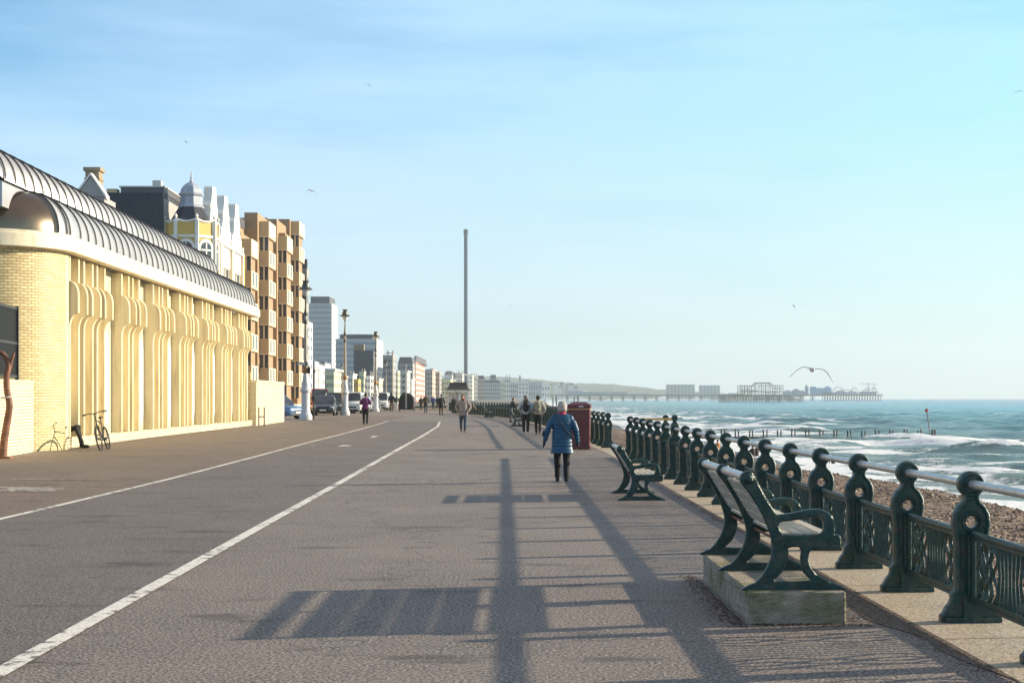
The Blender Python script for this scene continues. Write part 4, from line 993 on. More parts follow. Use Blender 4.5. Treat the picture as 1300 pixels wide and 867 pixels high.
spec = [(600,606,478,1150,'lightgrey','chim','pale slab fronted block second to the right of the needle tower',5,3),
 (606,615,481,1250,'pinkish','mansard','buff stone hotel third to the right of the needle tower',5,4),
 (612,636,486,1350,'lightgrey','mansard','very long pale hotel with grey slated roof and small dome',4,9),
 (622,630,480,1500,'grey','mansard','dark green topped block rising over the long pale hotel',4,2),
 (640,648,479,1650,'white','chim','white block behind the leaning figure at the railing',4,3),
 (636,641,484,1600,'palegreen','para','small cream block touching the long pale hotel',3,2),
 (648,658,486,1800,'lightgrey','para','low pale terrace above the figure leaning on the railing',3,4),
 (658,671,484,1750,'whitebright','para','brilliant white block above the walkers with rucksacks',4,3),
 (659,661,477,2000,'grey','pitch','grey twin towered church rising behind the brilliant white block',5,0),
 (671,689,485,2200,'piergrey','para','blue grey long building right of the brilliant white block',2,6),
 (688,698,487,2150,'whitebright',None,'small bright white building at the end of the blue grey one',2,3)]
for a,b,y,d,w,rf,lb,r_,c_ in spec: far(a,b,b,y,d,w,lb,r_,c_,0,rf,group='pale buildings of the far seafront')
for i in range(26):                                    # more of the hazy town behind, each its own house
    px = 598+i*5.2+rnd.uniform(-1.5,1.5); d = rnd.uniform(2350,2900); w = rnd.uniform(3,8); y = 491-rnd.uniform(0,6)+ (px-598)*.012
    wl = rnd.choice(['white','lightgrey','palegreen','pinkish','whitebright','grey'])
    far(px,px+w,px+w,y,d,wl,'small hazy %s building of the distant town below the hillside' % {'white':'white','lightgrey':'light grey','palegreen':'cream','pinkish':'buff','whitebright':'bright white','grey':'grey'}[wl],2,0,0,rnd.choice(['pitch','mansard',None]),group='small hazy buildings of the distant town (%s)' % wl)
far(846,882,882,488,3100,'piergrey','wide hazy blue grey block on the shore beyond the pier deck',5,8,0,None)
far(888,914,914,489,3100,'piergrey','second hazy blue grey block, standing left of the ruined pier',5,6,0,None)
def needle():
    d = 1500; x = X(591.5,d); t = thing('observation_tower', 'very tall slender blue grey observation tower needle', 'tower', (x,d,-.3))
    mb = MB(); mb.lathe([(1.98,0),(1.98,165.5)], (0,0,0), 20); mb.build('shaft', M['i360'], t, True)
    mb = MB(); mb.lathe([(2.3,165.5),(2.4,167),(2.4,169.8),(1.6,170.6)], (0,0,0), 20); mb.build('cap', M['slate'], t, True)
    mb = MB(); mb.lathe([(6,0),(6,5),(5.5,6),(2,6.3)],(0,0,0),20); mb.build('base_building', M['lightgrey'], t, True)
needle()

# ---------------------------------------------------------------- piers
def ruin():
    d = 1500.; k = d/F; x0 = X(967,d); t = thing('ruined_pier', 'rusting skeleton of a burnt out pier pavilion standing alone in the sea', 'pier ruin', (x0,d,SEA))
    h = lambda y: (511.2-y)*k; u = lambda px: (px-967)*k
    mb = MB()
    for px in range(916,1021,4):
        for y in (0,9,18): mb.tube([(u(px+rnd.uniform(-.6,.6)),y,-2),(u(px),y,h(502.5))], .30 if px<995 else .24, 6)
    for i,px in enumerate(range(916,1016,8)):
        if i%2: mb.tube([(u(px),0,1),(u(px+4),0,h(503))], .18, 5)
        else: mb.tube([(u(px+4),0,1),(u(px),0,h(503))], .18, 5)
    mb.build('piles', M['steel'], t)
    mb = MB(); mb.box(u(915),u(1000),-1,19,h(503),h(501.6)); mb.box(u(1000),u(1021),-1,19,h(503),h(502.4)); mb.build('deck', M['steel'], t)
    mb = MB()
    for y in (0,10,19):
        for px in (940,944.5,949,953.5,958,963,967,971.5,976,980.5,985,989.5,994): mb.tube([(u(px),y,h(502)),(u(px+rnd.uniform(-.3,.3)),y,h(489.5 if px not in (963,967,971.5,976) else 486))], .25, 5)
        for z,a,b in ((489.5,940,958),(489.5,980,994.5),(497,940,994.5),(494,942,952),(493,983,994.5),(496,944,962)): mb.tube([(u(a),y,h(z)),(u(b),y,h(z+rnd.uniform(-.3,.3)))], .27, 5)
        mb.tube([(u(958),y,h(489.5)),(u(960),y,h(487)),(u(963),y,h(485.8)),(u(977),y,h(485.8)),(u(980),y,h(487.3)),(u(982),y,h(489.5))], .3, 5)
        for a in (943,952,983,975): mb.tube([(u(a),y,h(501)),(u(a+4),y,h(497))], .2, 5)
    for px in (940,949,958,967,976,985,994): 
        for z in (489.5,497): mb.tube([(u(px),0,h(z)),(u(px),19,h(z))], .22, 5)
    mb.build('iron_frame', M['steel'], t)
ruin()
def pier():
    d = 2300.; k = d/F; x0 = X(905,d); t = thing('pleasure_pier', 'long hazy pleasure pier with amusement buildings and rides at its end', 'pier', (x0,d,SEA))
    h = lambda y: (509-y)*k; u = lambda px: (px-905)*k
    mb = MB(); mb.box(u(690),u(1121),0,18,h(502.6),h(501.2)); mb.build('deck', M['steel'], t)
    mb = MB(); mb.tube([(u(690),-.5,h(500.3)),(u(1121),-.5,h(500.3))],.25,5); mb.build('railing', M['piergrey'], t)
    pile = MB()
    px = 692
    while px < 1121:
        near = px > 1040
        for y in (1,16):
            for q in ((-.8,.8) if not near else (0,)): pile.box(u(px+q)-.35,u(px+q)+.35,y,y+.7,-2,h(502.5))
        pile.box(u(px-1.4),u(px+1.4),2,3,h(505.4),h(504.9)); px += 14.2 if not near else 3.4
    pile.build('piles', M['steel'], t)
    def b(name, m, a, c, y0, y1, ydep=(3,15)):
        mb = MB(); mb.box(u(a),u(c),ydep[0],ydep[1],h(y1),h(y0)); return mb.build(name, M[m], t)
    b('pavilion','piergrey',720,760,497.2,501.1); b('pavilion','piergrey',758,796,498,501.1)
    mb = MB(); mb.loft([[(u(733+14*f*math.cos(a)),9+6*f*math.sin(a),h(497.2)+z*k) for a in [2*PI*j/16 for j in range(16)]] for f,z in ((1,0),(.9,1.2),(.6,2.1),(.2,2.6))]); mb.build('dome', M['piergrey'], t, True)
    b('kiosk','white',800,824,498.6,501.1); b('kiosk','piergrey',926,938,499,501.1)
    for a,c,y in ((996,1006,497),(1008,1016,495.5),(1016,1023,497.5),(1044,1060,498.3),(1062,1075,497.4),(1076,1090,498.6)): 
        f = b('stall','piergrey',a,c,y,501.1)
        mb = MB(); mb.taper(u(a),u(c),3,15,h(y),h(y-2.2),(c-a)*k*.4,4); mb.build('stall_roof', M['piergrey'], t)
    b('helter_tower','piergrey',1023.5,1027.5,491,501.1,(6,11)); mb = MB(); mb.lathe([(2.6,h(491)),(1.6,h(489.5)),(.3,h(487.5))],(u(1025.5),8.5,0),10); mb.build('tower_cap', M['piergrey'], t)
    f = b('theatre','pierblue',1030.5,1056,492.4,501.1); mb = MB(); mb.taper(u(1030),u(1037),4,12,h(492.4),h(490.6),1,1); mb.taper(u(1048),u(1056),4,12,h(492.4),h(490.2),3,3); mb.build('theatre_roof', M['pierblue'], t)
    mb = MB()
    for a,c,y in ((1056,1075,490.8),(1080,1092,491.5),(1066,1084,494)):
        for yy in (5,9): mb.tube([(u(a+(c-a)*s),yy,h(501-(501-y)*math.sin(PI*s)**.8)) for s in [j/12 for j in range(13)]],.32,5)
        for s in (.2,.35,.5,.65,.8): mb.tube([(u(a+(c-a)*s),7,h(501)),(u(a+(c-a)*s),7,h(501-(501-y)*math.sin(PI*s)**.8))],.2,4)
    mb.build('coaster_track', M['piergrey'], t)
    mb = MB()
    for px in range(1096,1115,3): mb.tube([(u(px),7,h(501)),(u(px+rnd.uniform(-2,2)),7,h(490+abs(px-1106)*.35))],.35,5)
    mb.tube([(u(1092),7,h(486.8)),(u(1115),7,h(487.8))],.4,5); mb.tube([(u(1103.5),7,h(501)),(u(1103.5),7,h(485.5))],.6,6); mb.tube([(u(1110),7,h(489)),(u(1117),7,h(500))],.7,5); mb.tube([(u(1096),7,h(496)),(u(1113),7,h(493))],.5,5)
    mb.build('fairground_ride', M['piergrey'], t)
    b('ride_platform','piergrey',1094,1113,497,501.1)
pier()

# ---------------------------------------------------------------- groyne, marker, beach fixtures
def groyne():
    d = 182.; k = d/F; t = thing('timber_groyne', 'row of short timber piles in the surf with a low plank wall', 'groyne', (X(900,d),d,SEA))
    a = MB(); a.tube([(0,0,-.8),(0,0,.98)],.085,7); pm_ = a.mesh('pile'); pm_.materials.append(M['timber'])
    px = 898; i = 0
    while px < 1186:
        for q in (0,4.2):
            o = link_new('pile', pm_, t, (X(px+q,d)-X(900,d),-i*.15,rnd.uniform(-.12,.1)+.05)); o.rotation_euler = (rnd.uniform(-.04,.04),rnd.uniform(-.05,.05),0)
        px += 17.6-.15*i*.2; i += 1
    mb = MB(); mb.box(X(900,d)-X(900,d)-3,X(1125,d)-X(900,d),-1.0,-.8,-1,.16); mb.build('plank_wall', M['timber'], t)
    d = 178; t = thing('marker_pole', 'tall leaning pole with a red top mark at the end of the groyne', 'beacon', (X(1183,d),d,SEA))
    mb = MB(); mb.tube([(0,0,-1),(-.60,0,3.25)],.055,7); mb.build('pole', M['timber'], t)
    mb = MB(); mb.lathe([(.02,0),(.20,.06),(.20,.36),(.02,.44)],(-.62,0,3.15),8); mb.build('top_mark', cobj('faded_red_mark',(.30,.06,.05)), t)
    for px in (1186.5,1190):
        o = thing('timber_stump', 'dark timber stump at the seaward end of the groyne', 'stump', (X(px,d),d+1,SEA), group='stumps at the end of the groyne'); mb = MB(); mb.tube([(0,0,-.8),(0,0,1.05)],.12,7); mb.build('pile', M['timber'], o)
groyne()
def beach_things():
    for px, d in ((702,150),(706.5,150),(729,150),(733.5,150)):
        t = thing('beach_post', 'thin tall dark post on the beach beyond the red box', 'post', (X(px,d),d,-1.45), group='tall thin posts on the far beach'); mb = MB(); mb.tube([(0,0,-.3),(0,0,Z(504,d)+1.45)],.05,6); mb.build('pole', M['black'], t)
    d = 60.; t = thing('concrete_block', 'short dark concrete block half sunk in the shingle near the surf', 'concrete block', (17.3,60,-2.35))
    mb = MB(); mb.taper(-1.3,1.4,-.5,.5,-1.0,.12,.1,.12); mb.build('wall', cobj('wet_concrete',(.06,.05,.045),rough=.5,var=.4,scale=1.5), t, bevel=.05); t.rotation_euler = (0,.09,0.10)
beach_things()
# weeds at the foot of the hall
def weeds():
    for i,(px,py) in enumerate(((46,571),(52,572),(72,571),(243,549.5),(249,549.0),(306,542),(310,541.5))):
        d = 1.55*F/(py-HY); x = X(px,d)+.03; mb = MB(); rn = random.Random(i)
        for k in range(60):
            a = rn.uniform(0,2*PI); r = rn.uniform(.02,.16); s = rn.uniform(.03,.07); z = rn.uniform(0,.16)
            p = Vector((r*math.cos(a)*1.6,r*math.sin(a),z)); q = Vector((math.cos(a)*s,math.sin(a)*s,s*.8)); w = Vector((-math.sin(a)*s*.4,math.cos(a)*s*.4,0))
            mb.add([p,p+q*.5+w,p+q,p+q*.5-w],[(0,1,2,3)])
        o = mb.build('weed_tuft', M['weed']); o.location = (x+.15,d-.1,G(x,d))
        tag(o, ['small weed tuft at the corner of the low wall','weed tuft just right of the low wall foot','weed tuft at the foot of the curved brick corner','broad green weed below the third pilaster cluster','weed clump beside the broad one by the plinth','weed tuft near the far end of the hall','last weed tuft before the yellow garden wall'][i], 'weed', 'weeds along the foot of the hall')
weeds()
# ---------------------------------------------------------------- people
def solve(px, fy):
    d = 1.6*F/(fy-HY)
    for _ in range(8): d = (CAMZ-G(X(px,d),d))*F/(fy-HY)
    return d
def cmat(c, rough=.8, quilt=False, name=None):
    key = 'cloth_%s_%s' % ('_'.join('%d' % int(v*1000) for v in c), 'q' if quilt else 'p')
    if key in M: return M[key]
    m = mat(name or 'cloth', c, rough, var=.22, scale=14, bump=.4, bscale=120)
    if quilt:
        nt = m.node_tree; N = nt.nodes; L = nt.links; B = N['Principled BSDF']
        v = N.new('ShaderNodeTexCoord').outputs['Object']; w = N.new('ShaderNodeTexWave'); w.bands_direction = 'Z'; w.inputs['Scale'].default_value = 4.2; w.inputs['Distortion'].default_value = 2.0; w.inputs['Detail'].default_value = 1
        L.new(v, w.inputs['Vector']); b = N.new('ShaderNodeBump'); b.inputs['Strength'].default_value = .35; b.inputs['Distance'].default_value = .012; L.new(w.outputs[0], b.inputs['Height']); L.new(b.outputs[0], B.inputs['Normal'])
        B.inputs['Roughness'].default_value = .42
    M[key] = m; return m
SKIN = cobj('skin', (.48,.27,.19), rough=.55, var=.08)
def person(label, px, fy, hy, rz=0, st=.2, top=(.02,.02,.025), legs=(.012,.012,.015), shoe=(.02,.02,.02), hair=(.05,.03,.02), hem=.84, arm='swing', stout=1.0, hairkind='short', hat=None, pack=None, scarf=None, gloves=None, quilt=False, strap=None, vox=.018, group='people walking on the promenade', lean=0):
    d = solve(px, fy); H = (fy-hy)*d/F; s = H/1.72; x = X(px,d)
    t = thing('person', label, 'person', (x,d,G(x,d)+.004), rz, group); t.scale = (s,s,s)
    W = stout
    hip = {-1: Vector((-.095,0,.90)), 1: Vector((.095,0,.90))}
    ank = {-1: Vector((-.085,st,.085)), 1: Vector((.085,-st,.10))}
    kn = {-1: Vector((-.095,st*.62+.03,.49)), 1: Vector((.095,-st*.35+.04,.47))}
    ly = lambda z: lean*max(0,z-.9)                    # forward lean
    sh = {q: Vector((q*(.168*W if W < 1.2 else .178), ly(1.37), 1.375-(.015 if W > 1.2 else 0))) for q in (-1,1)}
    if arm == 'swing': el = {-1: Vector((-.255*W,-.06,1.13)), 1: Vector((.255*W,.05,1.13))}; ha = {-1: Vector((-.285*W,-.02,.88)), 1: Vector((.275*W,.14,.88))}
    elif arm == 'out': el = {-1: Vector((-.240*W,-.03,1.13)), 1: Vector((.238*W,-.02,1.11))}; ha = {-1: Vector((-.295*W,.02,.87)), 1: Vector((.270*W,.06,.84))}
    elif arm == 'front': el = {q: Vector((q*.30*W,-.02,1.14)) for q in (-1,1)}; ha = {q: Vector((q*.10,.22,1.13)) for q in (-1,1)}
    elif arm == 'pocket': el = {q: Vector((q*.29*W,-.06,1.13)) for q in (-1,1)}; ha = {q: Vector((q*.20*W,.10,.94)) for q in (-1,1)}
    elif arm == 'lean': el = {q: Vector((q*.22*W,.26,1.16)) for q in (-1,1)}; ha = {q: Vector((q*.08,.46,1.06)) for q in (-1,1)}
    hd = Vector((0,ly(1.6)+.0,0))
    b = MB()
    b.ell(hd+Vector((0,0,1.605)),(.074,.092,.110)); b.ell(hd+Vector((0,.028,1.545)),(.056,.068,.066)); b.ell(hd+Vector((0,.098,1.585)),(.013,.022,.022),8,6); b.ell(hd+Vector((0,.090,1.54)),(.026,.014,.010),8,6)
    for q in (-1,1): b.ell(hd+Vector((q*.078,-.005,1.59)),(.012,.022,.034),8,6)
    b.tube([hd*.9+Vector((0,-.012,1.40)),hd+Vector((0,-.005,1.52))],[.06,.052],10)
    b.loft([[(w*W*math.cos(a)*.92, ly(z)+dp*math.sin(a), z) for a in [2*PI*k/16 for k in range(16)]] for z,w,dp in ((.86,.13,.09),(.95,.155,.105),(1.08,.135,.095),(1.25,.155,.11),(1.36,.165,.10),(1.43,.09,.07))])
    for q in (-1,1):
        b.tube([hip[q],kn[q],ank[q]],[.078,.055,.038],10); b.ell(hip[q],(.085,.085,.085)); b.ell(kn[q],(.056,.056,.056))
        b.ell(ank[q]+Vector((0,.06,-.045)),(.04,.12,.035)); b.tube([sh[q],el[q],ha[q]],[.052,.04,.027],10); b.ell(sh[q],(.055,.055,.055)); b.ell(el[q],(.042,.042,.042))
        dr = (ha[q]-el[q]).normalized(); pc = ha[q]+dr*.05; sd = Vector((0,1,0)) if abs(dr.y)<.8 else Vector((0,0,1)); sd = (sd-dr*sd.dot(dr)).normalized(); nm = dr.cross(sd)*(-q)
        b.ell(pc,(.022,.040,.050) if abs(dr.z)>.5 else (.04,.045,.03))
        for j,(o_,ln) in enumerate(((-.030,.062),(-.010,.078),(.010,.082),(.030,.072))):
            r0 = pc+dr*.035+sd*o_; b.tube([r0,r0+dr*ln*.5+nm*.008,r0+dr*ln*.85+nm*.03],[.0105,.0095,.008],6)
        r0 = pc-dr*.01+sd*.035; b.tube([r0,r0+sd*.022+dr*.03+nm*.01,r0+sd*.026+dr*.058+nm*.02],[.012,.011,.009],6)
    link('body', fuse(b,'body',.011 if vox<.015 else .014,3), cmat(gloves) if gloves and False else SKIN, t, 'all')
    for q in (-1,1):
        m_ = MB(); m_.ell(hd+Vector((q*.030,.083,1.605)),(.011,.008,.008),8,6); m_.build('eye', M['black'], t, True)
    if gloves:
        for q in (-1,1):
            dr = (ha[q]-el[q]).normalized(); pc = ha[q]+dr*.05; sd = Vector((0,1,0)); g = MB(); g.tube([ha[q]-dr*.03,ha[q]+dr*.02],[.036,.033],10); g.ell(pc,(.031,.049,.055))
            for o_,ln in ((-.032,.062),(-.011,.078),(.011,.082),(.032,.072)):
                r0 = pc+dr*.03+sd*o_; g.tube([r0,r0+dr*ln*.5,r0+dr*ln*.9],[.016,.014,.012],6)
            r0 = pc-dr*.01+sd*.035; g.tube([r0,r0+sd*.022+dr*.03,r0+sd*.026+dr*.058],[.017,.015,.012],6)
            link('glove', fuse(g,'glove',.009,2), cmat(gloves), t, 'all')
    # trousers
    g = MB()
    for q in (-1,1):
        g.tube([hip[q]+Vector((0,0,.06)),(hip[q]+kn[q])/2,kn[q],(kn[q]+ank[q])/2,ank[q]+Vector((0,0,.0))],[.108,.095,.074,.066,.060],12); g.ell(kn[q],(.075,.078,.078))
    g.ell((0,-.01,.93),(.175*W,.125,.12))
    link('trousers', fuse(g,'trousers',vox,4), cmat(legs), t, 'all')
    for q in (-1,1):
        g = MB(); a = ank[q]; g.loft([[(a.x+w*math.cos(k), a.y+yy+.01+0*k, max(.0,a.z-.085+ z+h*math.sin(k)) ) for k in [2*PI*i/10 for i in range(10)]] for yy,w,z,h in ((-.085,.02,.035,.02),(-.07,.040,.045,.045),(.0,.045,.055,.055),(.07,.046,.04,.04),(.13,.044,.03,.03),(.17,.022,.02,.018))])
        g.build('shoe', cmat(shoe), t, True)
    # coat / top
    g = MB(); fl = 1.0+.22*max(0,.84-hem)/.25
    prof = [(hem,.172*W*fl,.135*fl),(hem+.12,.180*W,.140),(1.02,.172*W,.130),(1.12,.168*W,.128),(1.27,.182*W,.140),(1.35,.180*W,.125),(1.42,.138*W,.10),(1.475,.075,.070)]
    prof = [p for p in prof if p[0] >= hem]; prof.sort()
    g.loft([[(w*math.cos(a), ly(z)+dp*math.sin(a), z) for a in [2*PI*k/20 for k in range(20)]] for z,w,dp in prof])
    for q in (-1,1):
        g.tube([sh[q]+Vector((-q*.03,0,-.005)),(sh[q]+el[q])/2+Vector((q*.01,0,0)),el[q],(el[q]+ha[q])/2,ha[q]],[.078,.074,.064,.056,.050],12); g.ell(sh[q],(.068,.074,.068)); g.ell(el[q],(.066,.066,.066))
    link('coat', fuse(g,'coat',vox,3), cmat(top, quilt=quilt), t, 'all')
    if scarf:
        g = MB(); g.loft([[(r*math.cos(a),hd.y+r*1.05*math.sin(a),z) for a in [2*PI*k/14 for k in range(14)]] for z,r in ((1.435,.10),(1.46,.095),(1.505,.082),(1.52,.070))]); g.build('scarf', cmat(scarf), t, True)
    g = MB()
    if hairkind == 'bob':
        g.ell(hd+Vector((0,-.022,1.615)),(.098,.104,.110)); g.ell(hd+Vector((0,-.035,1.555)),(.105,.085,.075)); g.ell(hd+Vector((.055,-.03,1.54)),(.05,.07,.06)); g.ell(hd+Vector((-.055,-.03,1.54)),(.05,.07,.06))
    elif hairkind == 'hood':
        g.ell(hd+Vector((0,-.03,1.61)),(.104,.112,.125)); g.ell(hd+Vector((0,-.05,1.50)),(.11,.09,.09))
    elif hairkind == 'long':
        g.ell(hd+Vector((0,-.024,1.615)),(.088,.098,.110)); g.ell(hd+Vector((0,-.06,1.50)),(.085,.055,.12))
    else: g.ell(hd+Vector((0,-.022,1.622)),(.083,.092,.103)); g.ell(hd+Vector((0,-.035,1.57)),(.076,.07,.06))
    hm = fuse(g,'hair',.012,2)
    link('hood' if hairkind == 'hood' else 'hair', hm, cmat(hair), t, 'all')
    if hat:
        g = MB(); g.ell(hd+Vector((0,-.012,1.645)),(.092,.104,.098),16,10); g.tube([hd+Vector((.095*math.cos(a),-.012+.106*math.sin(a),1.635)) for a in [2*PI*k/16 for k in range(17)]],.016,6,caps=False); link('hat', fuse(g,'hat',.012,2), cmat(hat), t, 'all')
    if pack:
        g = MB(); g.ell((0,ly(1.2)-.20,1.20),(.155,.095,.235),14,10); g.ell((0,ly(1.1)-.27,1.08),(.115,.06,.10)); g.ell((0,-.19,1.37),(.11,.07,.09))
        o = link('rucksack', fuse(g,'rucksack',.016,3), cmat(pack), t, 'all')
        g = MB()
        for q in (-1,1): g.tube([(q*.09,-.13,1.40),(q*.11,-.02,1.475),(q*.12,.12,1.38),(q*.13,.13,1.2),(q*.16,.02,1.05),(q*.12,-.14,1.02)],.016,6)
        g.build('strap', cmat(pack), o, True)
    if strap:
        g = MB(); g.tube([(-.135*W,0,1.462),(-.10,-.125,1.37),(.0,-.163,1.22),(.12,-.15,1.05),(.19*W,-.06,.95)],.013,6); g.tube([(.19*W,-.06,.95),(.15,.12,1.05),(-.02,.16,1.25),(-.135*W,.02,1.462)],.013,6); g.build('bag_strap', cmat(strap), t, True)
        g = MB(); g.ell((-.30*W,.05,1.02),(.05,.11,.085)); g.build('handbag', cmat(strap), t, True)
    return t
person('grey haired woman in long blue quilted coat and black trousers walking away', 713.5, 612, 509.3, 0.02, .15, (.004,.062,.135), (.006,.006,.008), (.012,.012,.014), (.42,.37,.32), .61, 'out', 1.24, 'bob', None, None, (.40,.035,.075), (.006,.008,.02), True, (.008,.02,.05), vox=.012)
person('dark haired woman in purple jacket and black leggings by the left white line', 464, 539, 499, 0.1, .06, (.10,.012,.11), (.008,.008,.012), (.02,.015,.015), (.015,.01,.01), .84, 'front', .95, 'short')
person('person in pale grey coat, maroon scarf and blue jeans walking towards us', 588, 548.5, 500.5, PI, .10, (.27,.23,.22), (.035,.06,.10), (.03,.02,.02), (.10,.05,.03), .74, 'pocket', 1.15, 'hood', None, None, (.14,.02,.03))
person('walker with a black rucksack over a pale blue grey jumper and black trousers', 667.5, 551, 501.5, 0, .08, (.36,.42,.48), (.01,.01,.012), (.55,.55,.55), (.20,.18,.17), .88, 'pocket', 1.05, 'hood', None, (.008,.008,.010))
person('walker in black beanie and cream jacket with a beige rucksack', 683, 551, 502.5, -.1, .10, (.42,.40,.34), (.012,.012,.014), (.10,.10,.09), (.02,.015,.01), .88, 'pocket', 1.08, 'short', (.008,.008,.008), (.24,.22,.17))
person('dark clad person leaning on the railing beside the distant bench', 648, 536, 504.5, -1.1, .05, (.03,.03,.04), (.10,.11,.13), (.02,.02,.02), (.06,.02,.015), .86, 'lean', 1, 'short', lean=.35)
person('person in black coat with swinging arms walking away left of the shelter', 560, 527.5, 500.5, .1, .18, (.02,.021,.024), (.04,.025,.022), hair=(.02,.02,.02), vox=.022)
person('person in brown checked coat and blue jeans walking behind the dark carrier', 540.5, 524, 500, 0, .18, (.085,.06,.035), (.03,.045,.08), hair=(.12,.08,.05), vox=.022)
person('small figure in a long black coat left of the person in brown', 534.5, 520.5, 503, .3, .08, (.014,.014,.016), hem=.5, vox=.022)
person('small figure in a bright blue jacket far along the promenade', 550, 519.5, 502.5, 0, .14, (.02,.055,.22), (.02,.03,.05), vox=.022)
person('small dark figure right behind the one in blue', 555.5, 518.5, 503.5, 0, .14, (.03,.045,.05), (.02,.025,.03), vox=.022)
person('person in dark grey coat in front of the shelter', 576.5, 524.5, 503, 0, .16, (.035,.037,.04), (.02,.02,.025), vox=.022)
person('person in black hooded top and khaki trousers left of the dark carrier', 497, 522.3, 498.5, .1, .10, (.016,.016,.02), (.24,.18,.11), hairkind='hood', hair=(.015,.015,.02), vox=.022)
person('person in dark clothes and white skirt close to the dark carrier', 503.2, 520.5, 501.5, .2, .10, (.03,.035,.035), (.5,.5,.5), vox=.022)
def sitter():
    d0 = 45.12; x0 = U(-12.92,d0)
    t = thing('person', 'person sitting against the hall with only black trousered leg and boot showing by the bicycle', 'person', (x0,d0,0.0))
    g0 = G(x0,d0)
    b = MB()   # faces +x
    b.ell((.06,0,1.27),(.085,.075,.10)); b.ell((.13,0,1.25),(.022,.013,.02)); b.tube([(.02,0,1.06),(.04,0,1.20)],[.06,.052],10)
    b.loft([[(c+dp*math.cos(a), w*math.sin(a), z) for a in [2*PI*k/14 for k in range(14)]] for z,w,dp,c in ((.50,.15,.11,-.02),(.70,.14,.10,-.02),(.90,.16,.11,0),(1.02,.165,.10,.01),(1.08,.09,.07,.02))])
    for q in (-1,1):
        h = Vector((0,q*.09,.58)); k = Vector((.50,q*.12,.76)); a = Vector((.70 if q<0 else .60,q*.12,g0+.09))
        b.tube([h,k,a],[.08,.058,.042],10); b.ell(k,(.058,.058,.058)); b.ell(a+Vector((.07,0,-.04)),(.11,.04,.035))
        s = Vector((.0,q*.17,1.01)); e = Vector((.08,q*.2,.74)); hn = Vector((.30,q*.10,.80)); b.tube([s,e,hn],[.05,.04,.03],8); b.ell(hn+Vector((.05,0,.01)),(.05,.04,.03))
        for j in range(4): b.tube([hn+Vector((.08,(j-1.5)*.018,.01)),hn+Vector((.13,(j-1.5)*.02,-.01))],[.010,.008],6)
        b.tube([hn+Vector((.04,-q*.03,.02)),hn+Vector((.09,-q*.045,.02))],[.011,.009],6)
    link('body', fuse(b,'body',.014,3), SKIN, t, 'all')
    g = MB(); g.ell((0,0,.58),(.15,.17,.11))
    for q in (-1,1):
        h = Vector((0,q*.09,.60)); k = Vector((.50,q*.12,.76)); a = Vector((.69 if q<0 else .59,q*.12,g0+.15)); g.tube([h,k,a],[.105,.085,.068],12); g.ell(k,(.085,.085,.085))
    link('trousers', fuse(g,'trousers',.016,4), cmat((.010,.010,.010)), t, 'all')
    for q in (-1,1):
        a = Vector((.70 if q<0 else .60,q*.12,g0+.09)); g = MB(); g.ell(a+Vector((.075,0,-.03)),(.155,.052,.055)); g.ell(a+Vector((-.01,0,.02)),(.06,.052,.08)); me = fuse(g,'boot',.014,2); link('boot', me, cmat((.015,.012,.01)), t, 'all')
    g = MB(); g.loft([[(c+dp*math.cos(a), w*math.sin(a), z) for a in [2*PI*k/14 for k in range(14)]] for z,w,dp,c in ((.55,.17,.13,-.0),(.72,.165,.13,-.0),(.92,.185,.13,0),(1.04,.19,.12,.01),(1.10,.10,.08,.02))])
    for q in (-1,1): s = Vector((.0,q*.17,1.03)); e = Vector((.08,q*.2,.74)); hn = Vector((.29,q*.10,.80)); g.tube([s,e,hn],[.07,.06,.05],10); g.ell(s,(.07,.07,.07))
    link('jacket', fuse(g,'jacket',.016,3), cmat((.02,.02,.022)), t, 'all')
    g = MB(); g.ell((.03,0,1.30),(.09,.085,.10)); g.build('hair', cmat((.02,.015,.01)), t, True)
sitter()
def beach_person(px, d, z, c, label, k=1):
    t = thing('person', label, 'person', (X(px,d),d,z), .3, 'people resting on the shingle'); t.scale = (k,k,k)
    b = MB(); b.ell((0,0,.78),(.08,.09,.11)); b.tube([(0,0,.55),(0,0,.70)],.05,8); b.loft([[(w*math.cos(a),.11*math.sin(a),zz) for a in [2*PI*q/12 for q in range(12)]] for zz,w in ((.02,.17),(.2,.15),(.5,.18),(.6,.09))])
    for q in (-1,1):
        b.tube([(q*.1,0,.1),(q*.12,.38,.42),(q*.12,.55,.05)],[.08,.06,.04],8); b.ell((q*.12,.6,.04),(.04,.1,.04)); b.tube([(q*.18,0,.52),(q*.24,.15,.32),(q*.1,.36,.4)],[.05,.04,.03],8)
    link('body', fuse(b,'body',.02,3), SKIN, t, 'all')
    g = MB(); g.loft([[(w*math.cos(a),.135*math.sin(a),zz) for a in [2*PI*q/12 for q in range(12)]] for zz,w in ((.0,.20),(.2,.18),(.5,.205),(.64,.10))])
    for q in (-1,1): g.tube([(q*.18,0,.53),(q*.24,.15,.32),(q*.12,.34,.39)],[.07,.06,.05],8); g.tube([(q*.1,0,.12),(q*.12,.38,.42),(q*.12,.54,.1)],[.1,.08,.06],8)
    link('clothes', fuse(g,'clothes',.022,3), cmat(c), t, 'all')
    g = MB(); g.ell((0,-.02,.81),(.09,.095,.10)); g.build('hair', cmat((.03,.02,.015)), t, True)
beach_person(955.5,92,-1.95,(.02,.02,.025),'dark clad person resting on the shingle near the surf, left of a pair',.8)
beach_person(960.5,93,-1.97,(.05,.035,.03),'person in dark brown resting on the shingle, right of a pair',.8)
beach_person(911,100,-1.9,(.45,.16,.03),'person in an orange top on the shingle seen just above the handrail',.85)
beach_person(1058,90,-2.3,(.04,.04,.05),'tiny lone figure at the edge of the surf',.6)

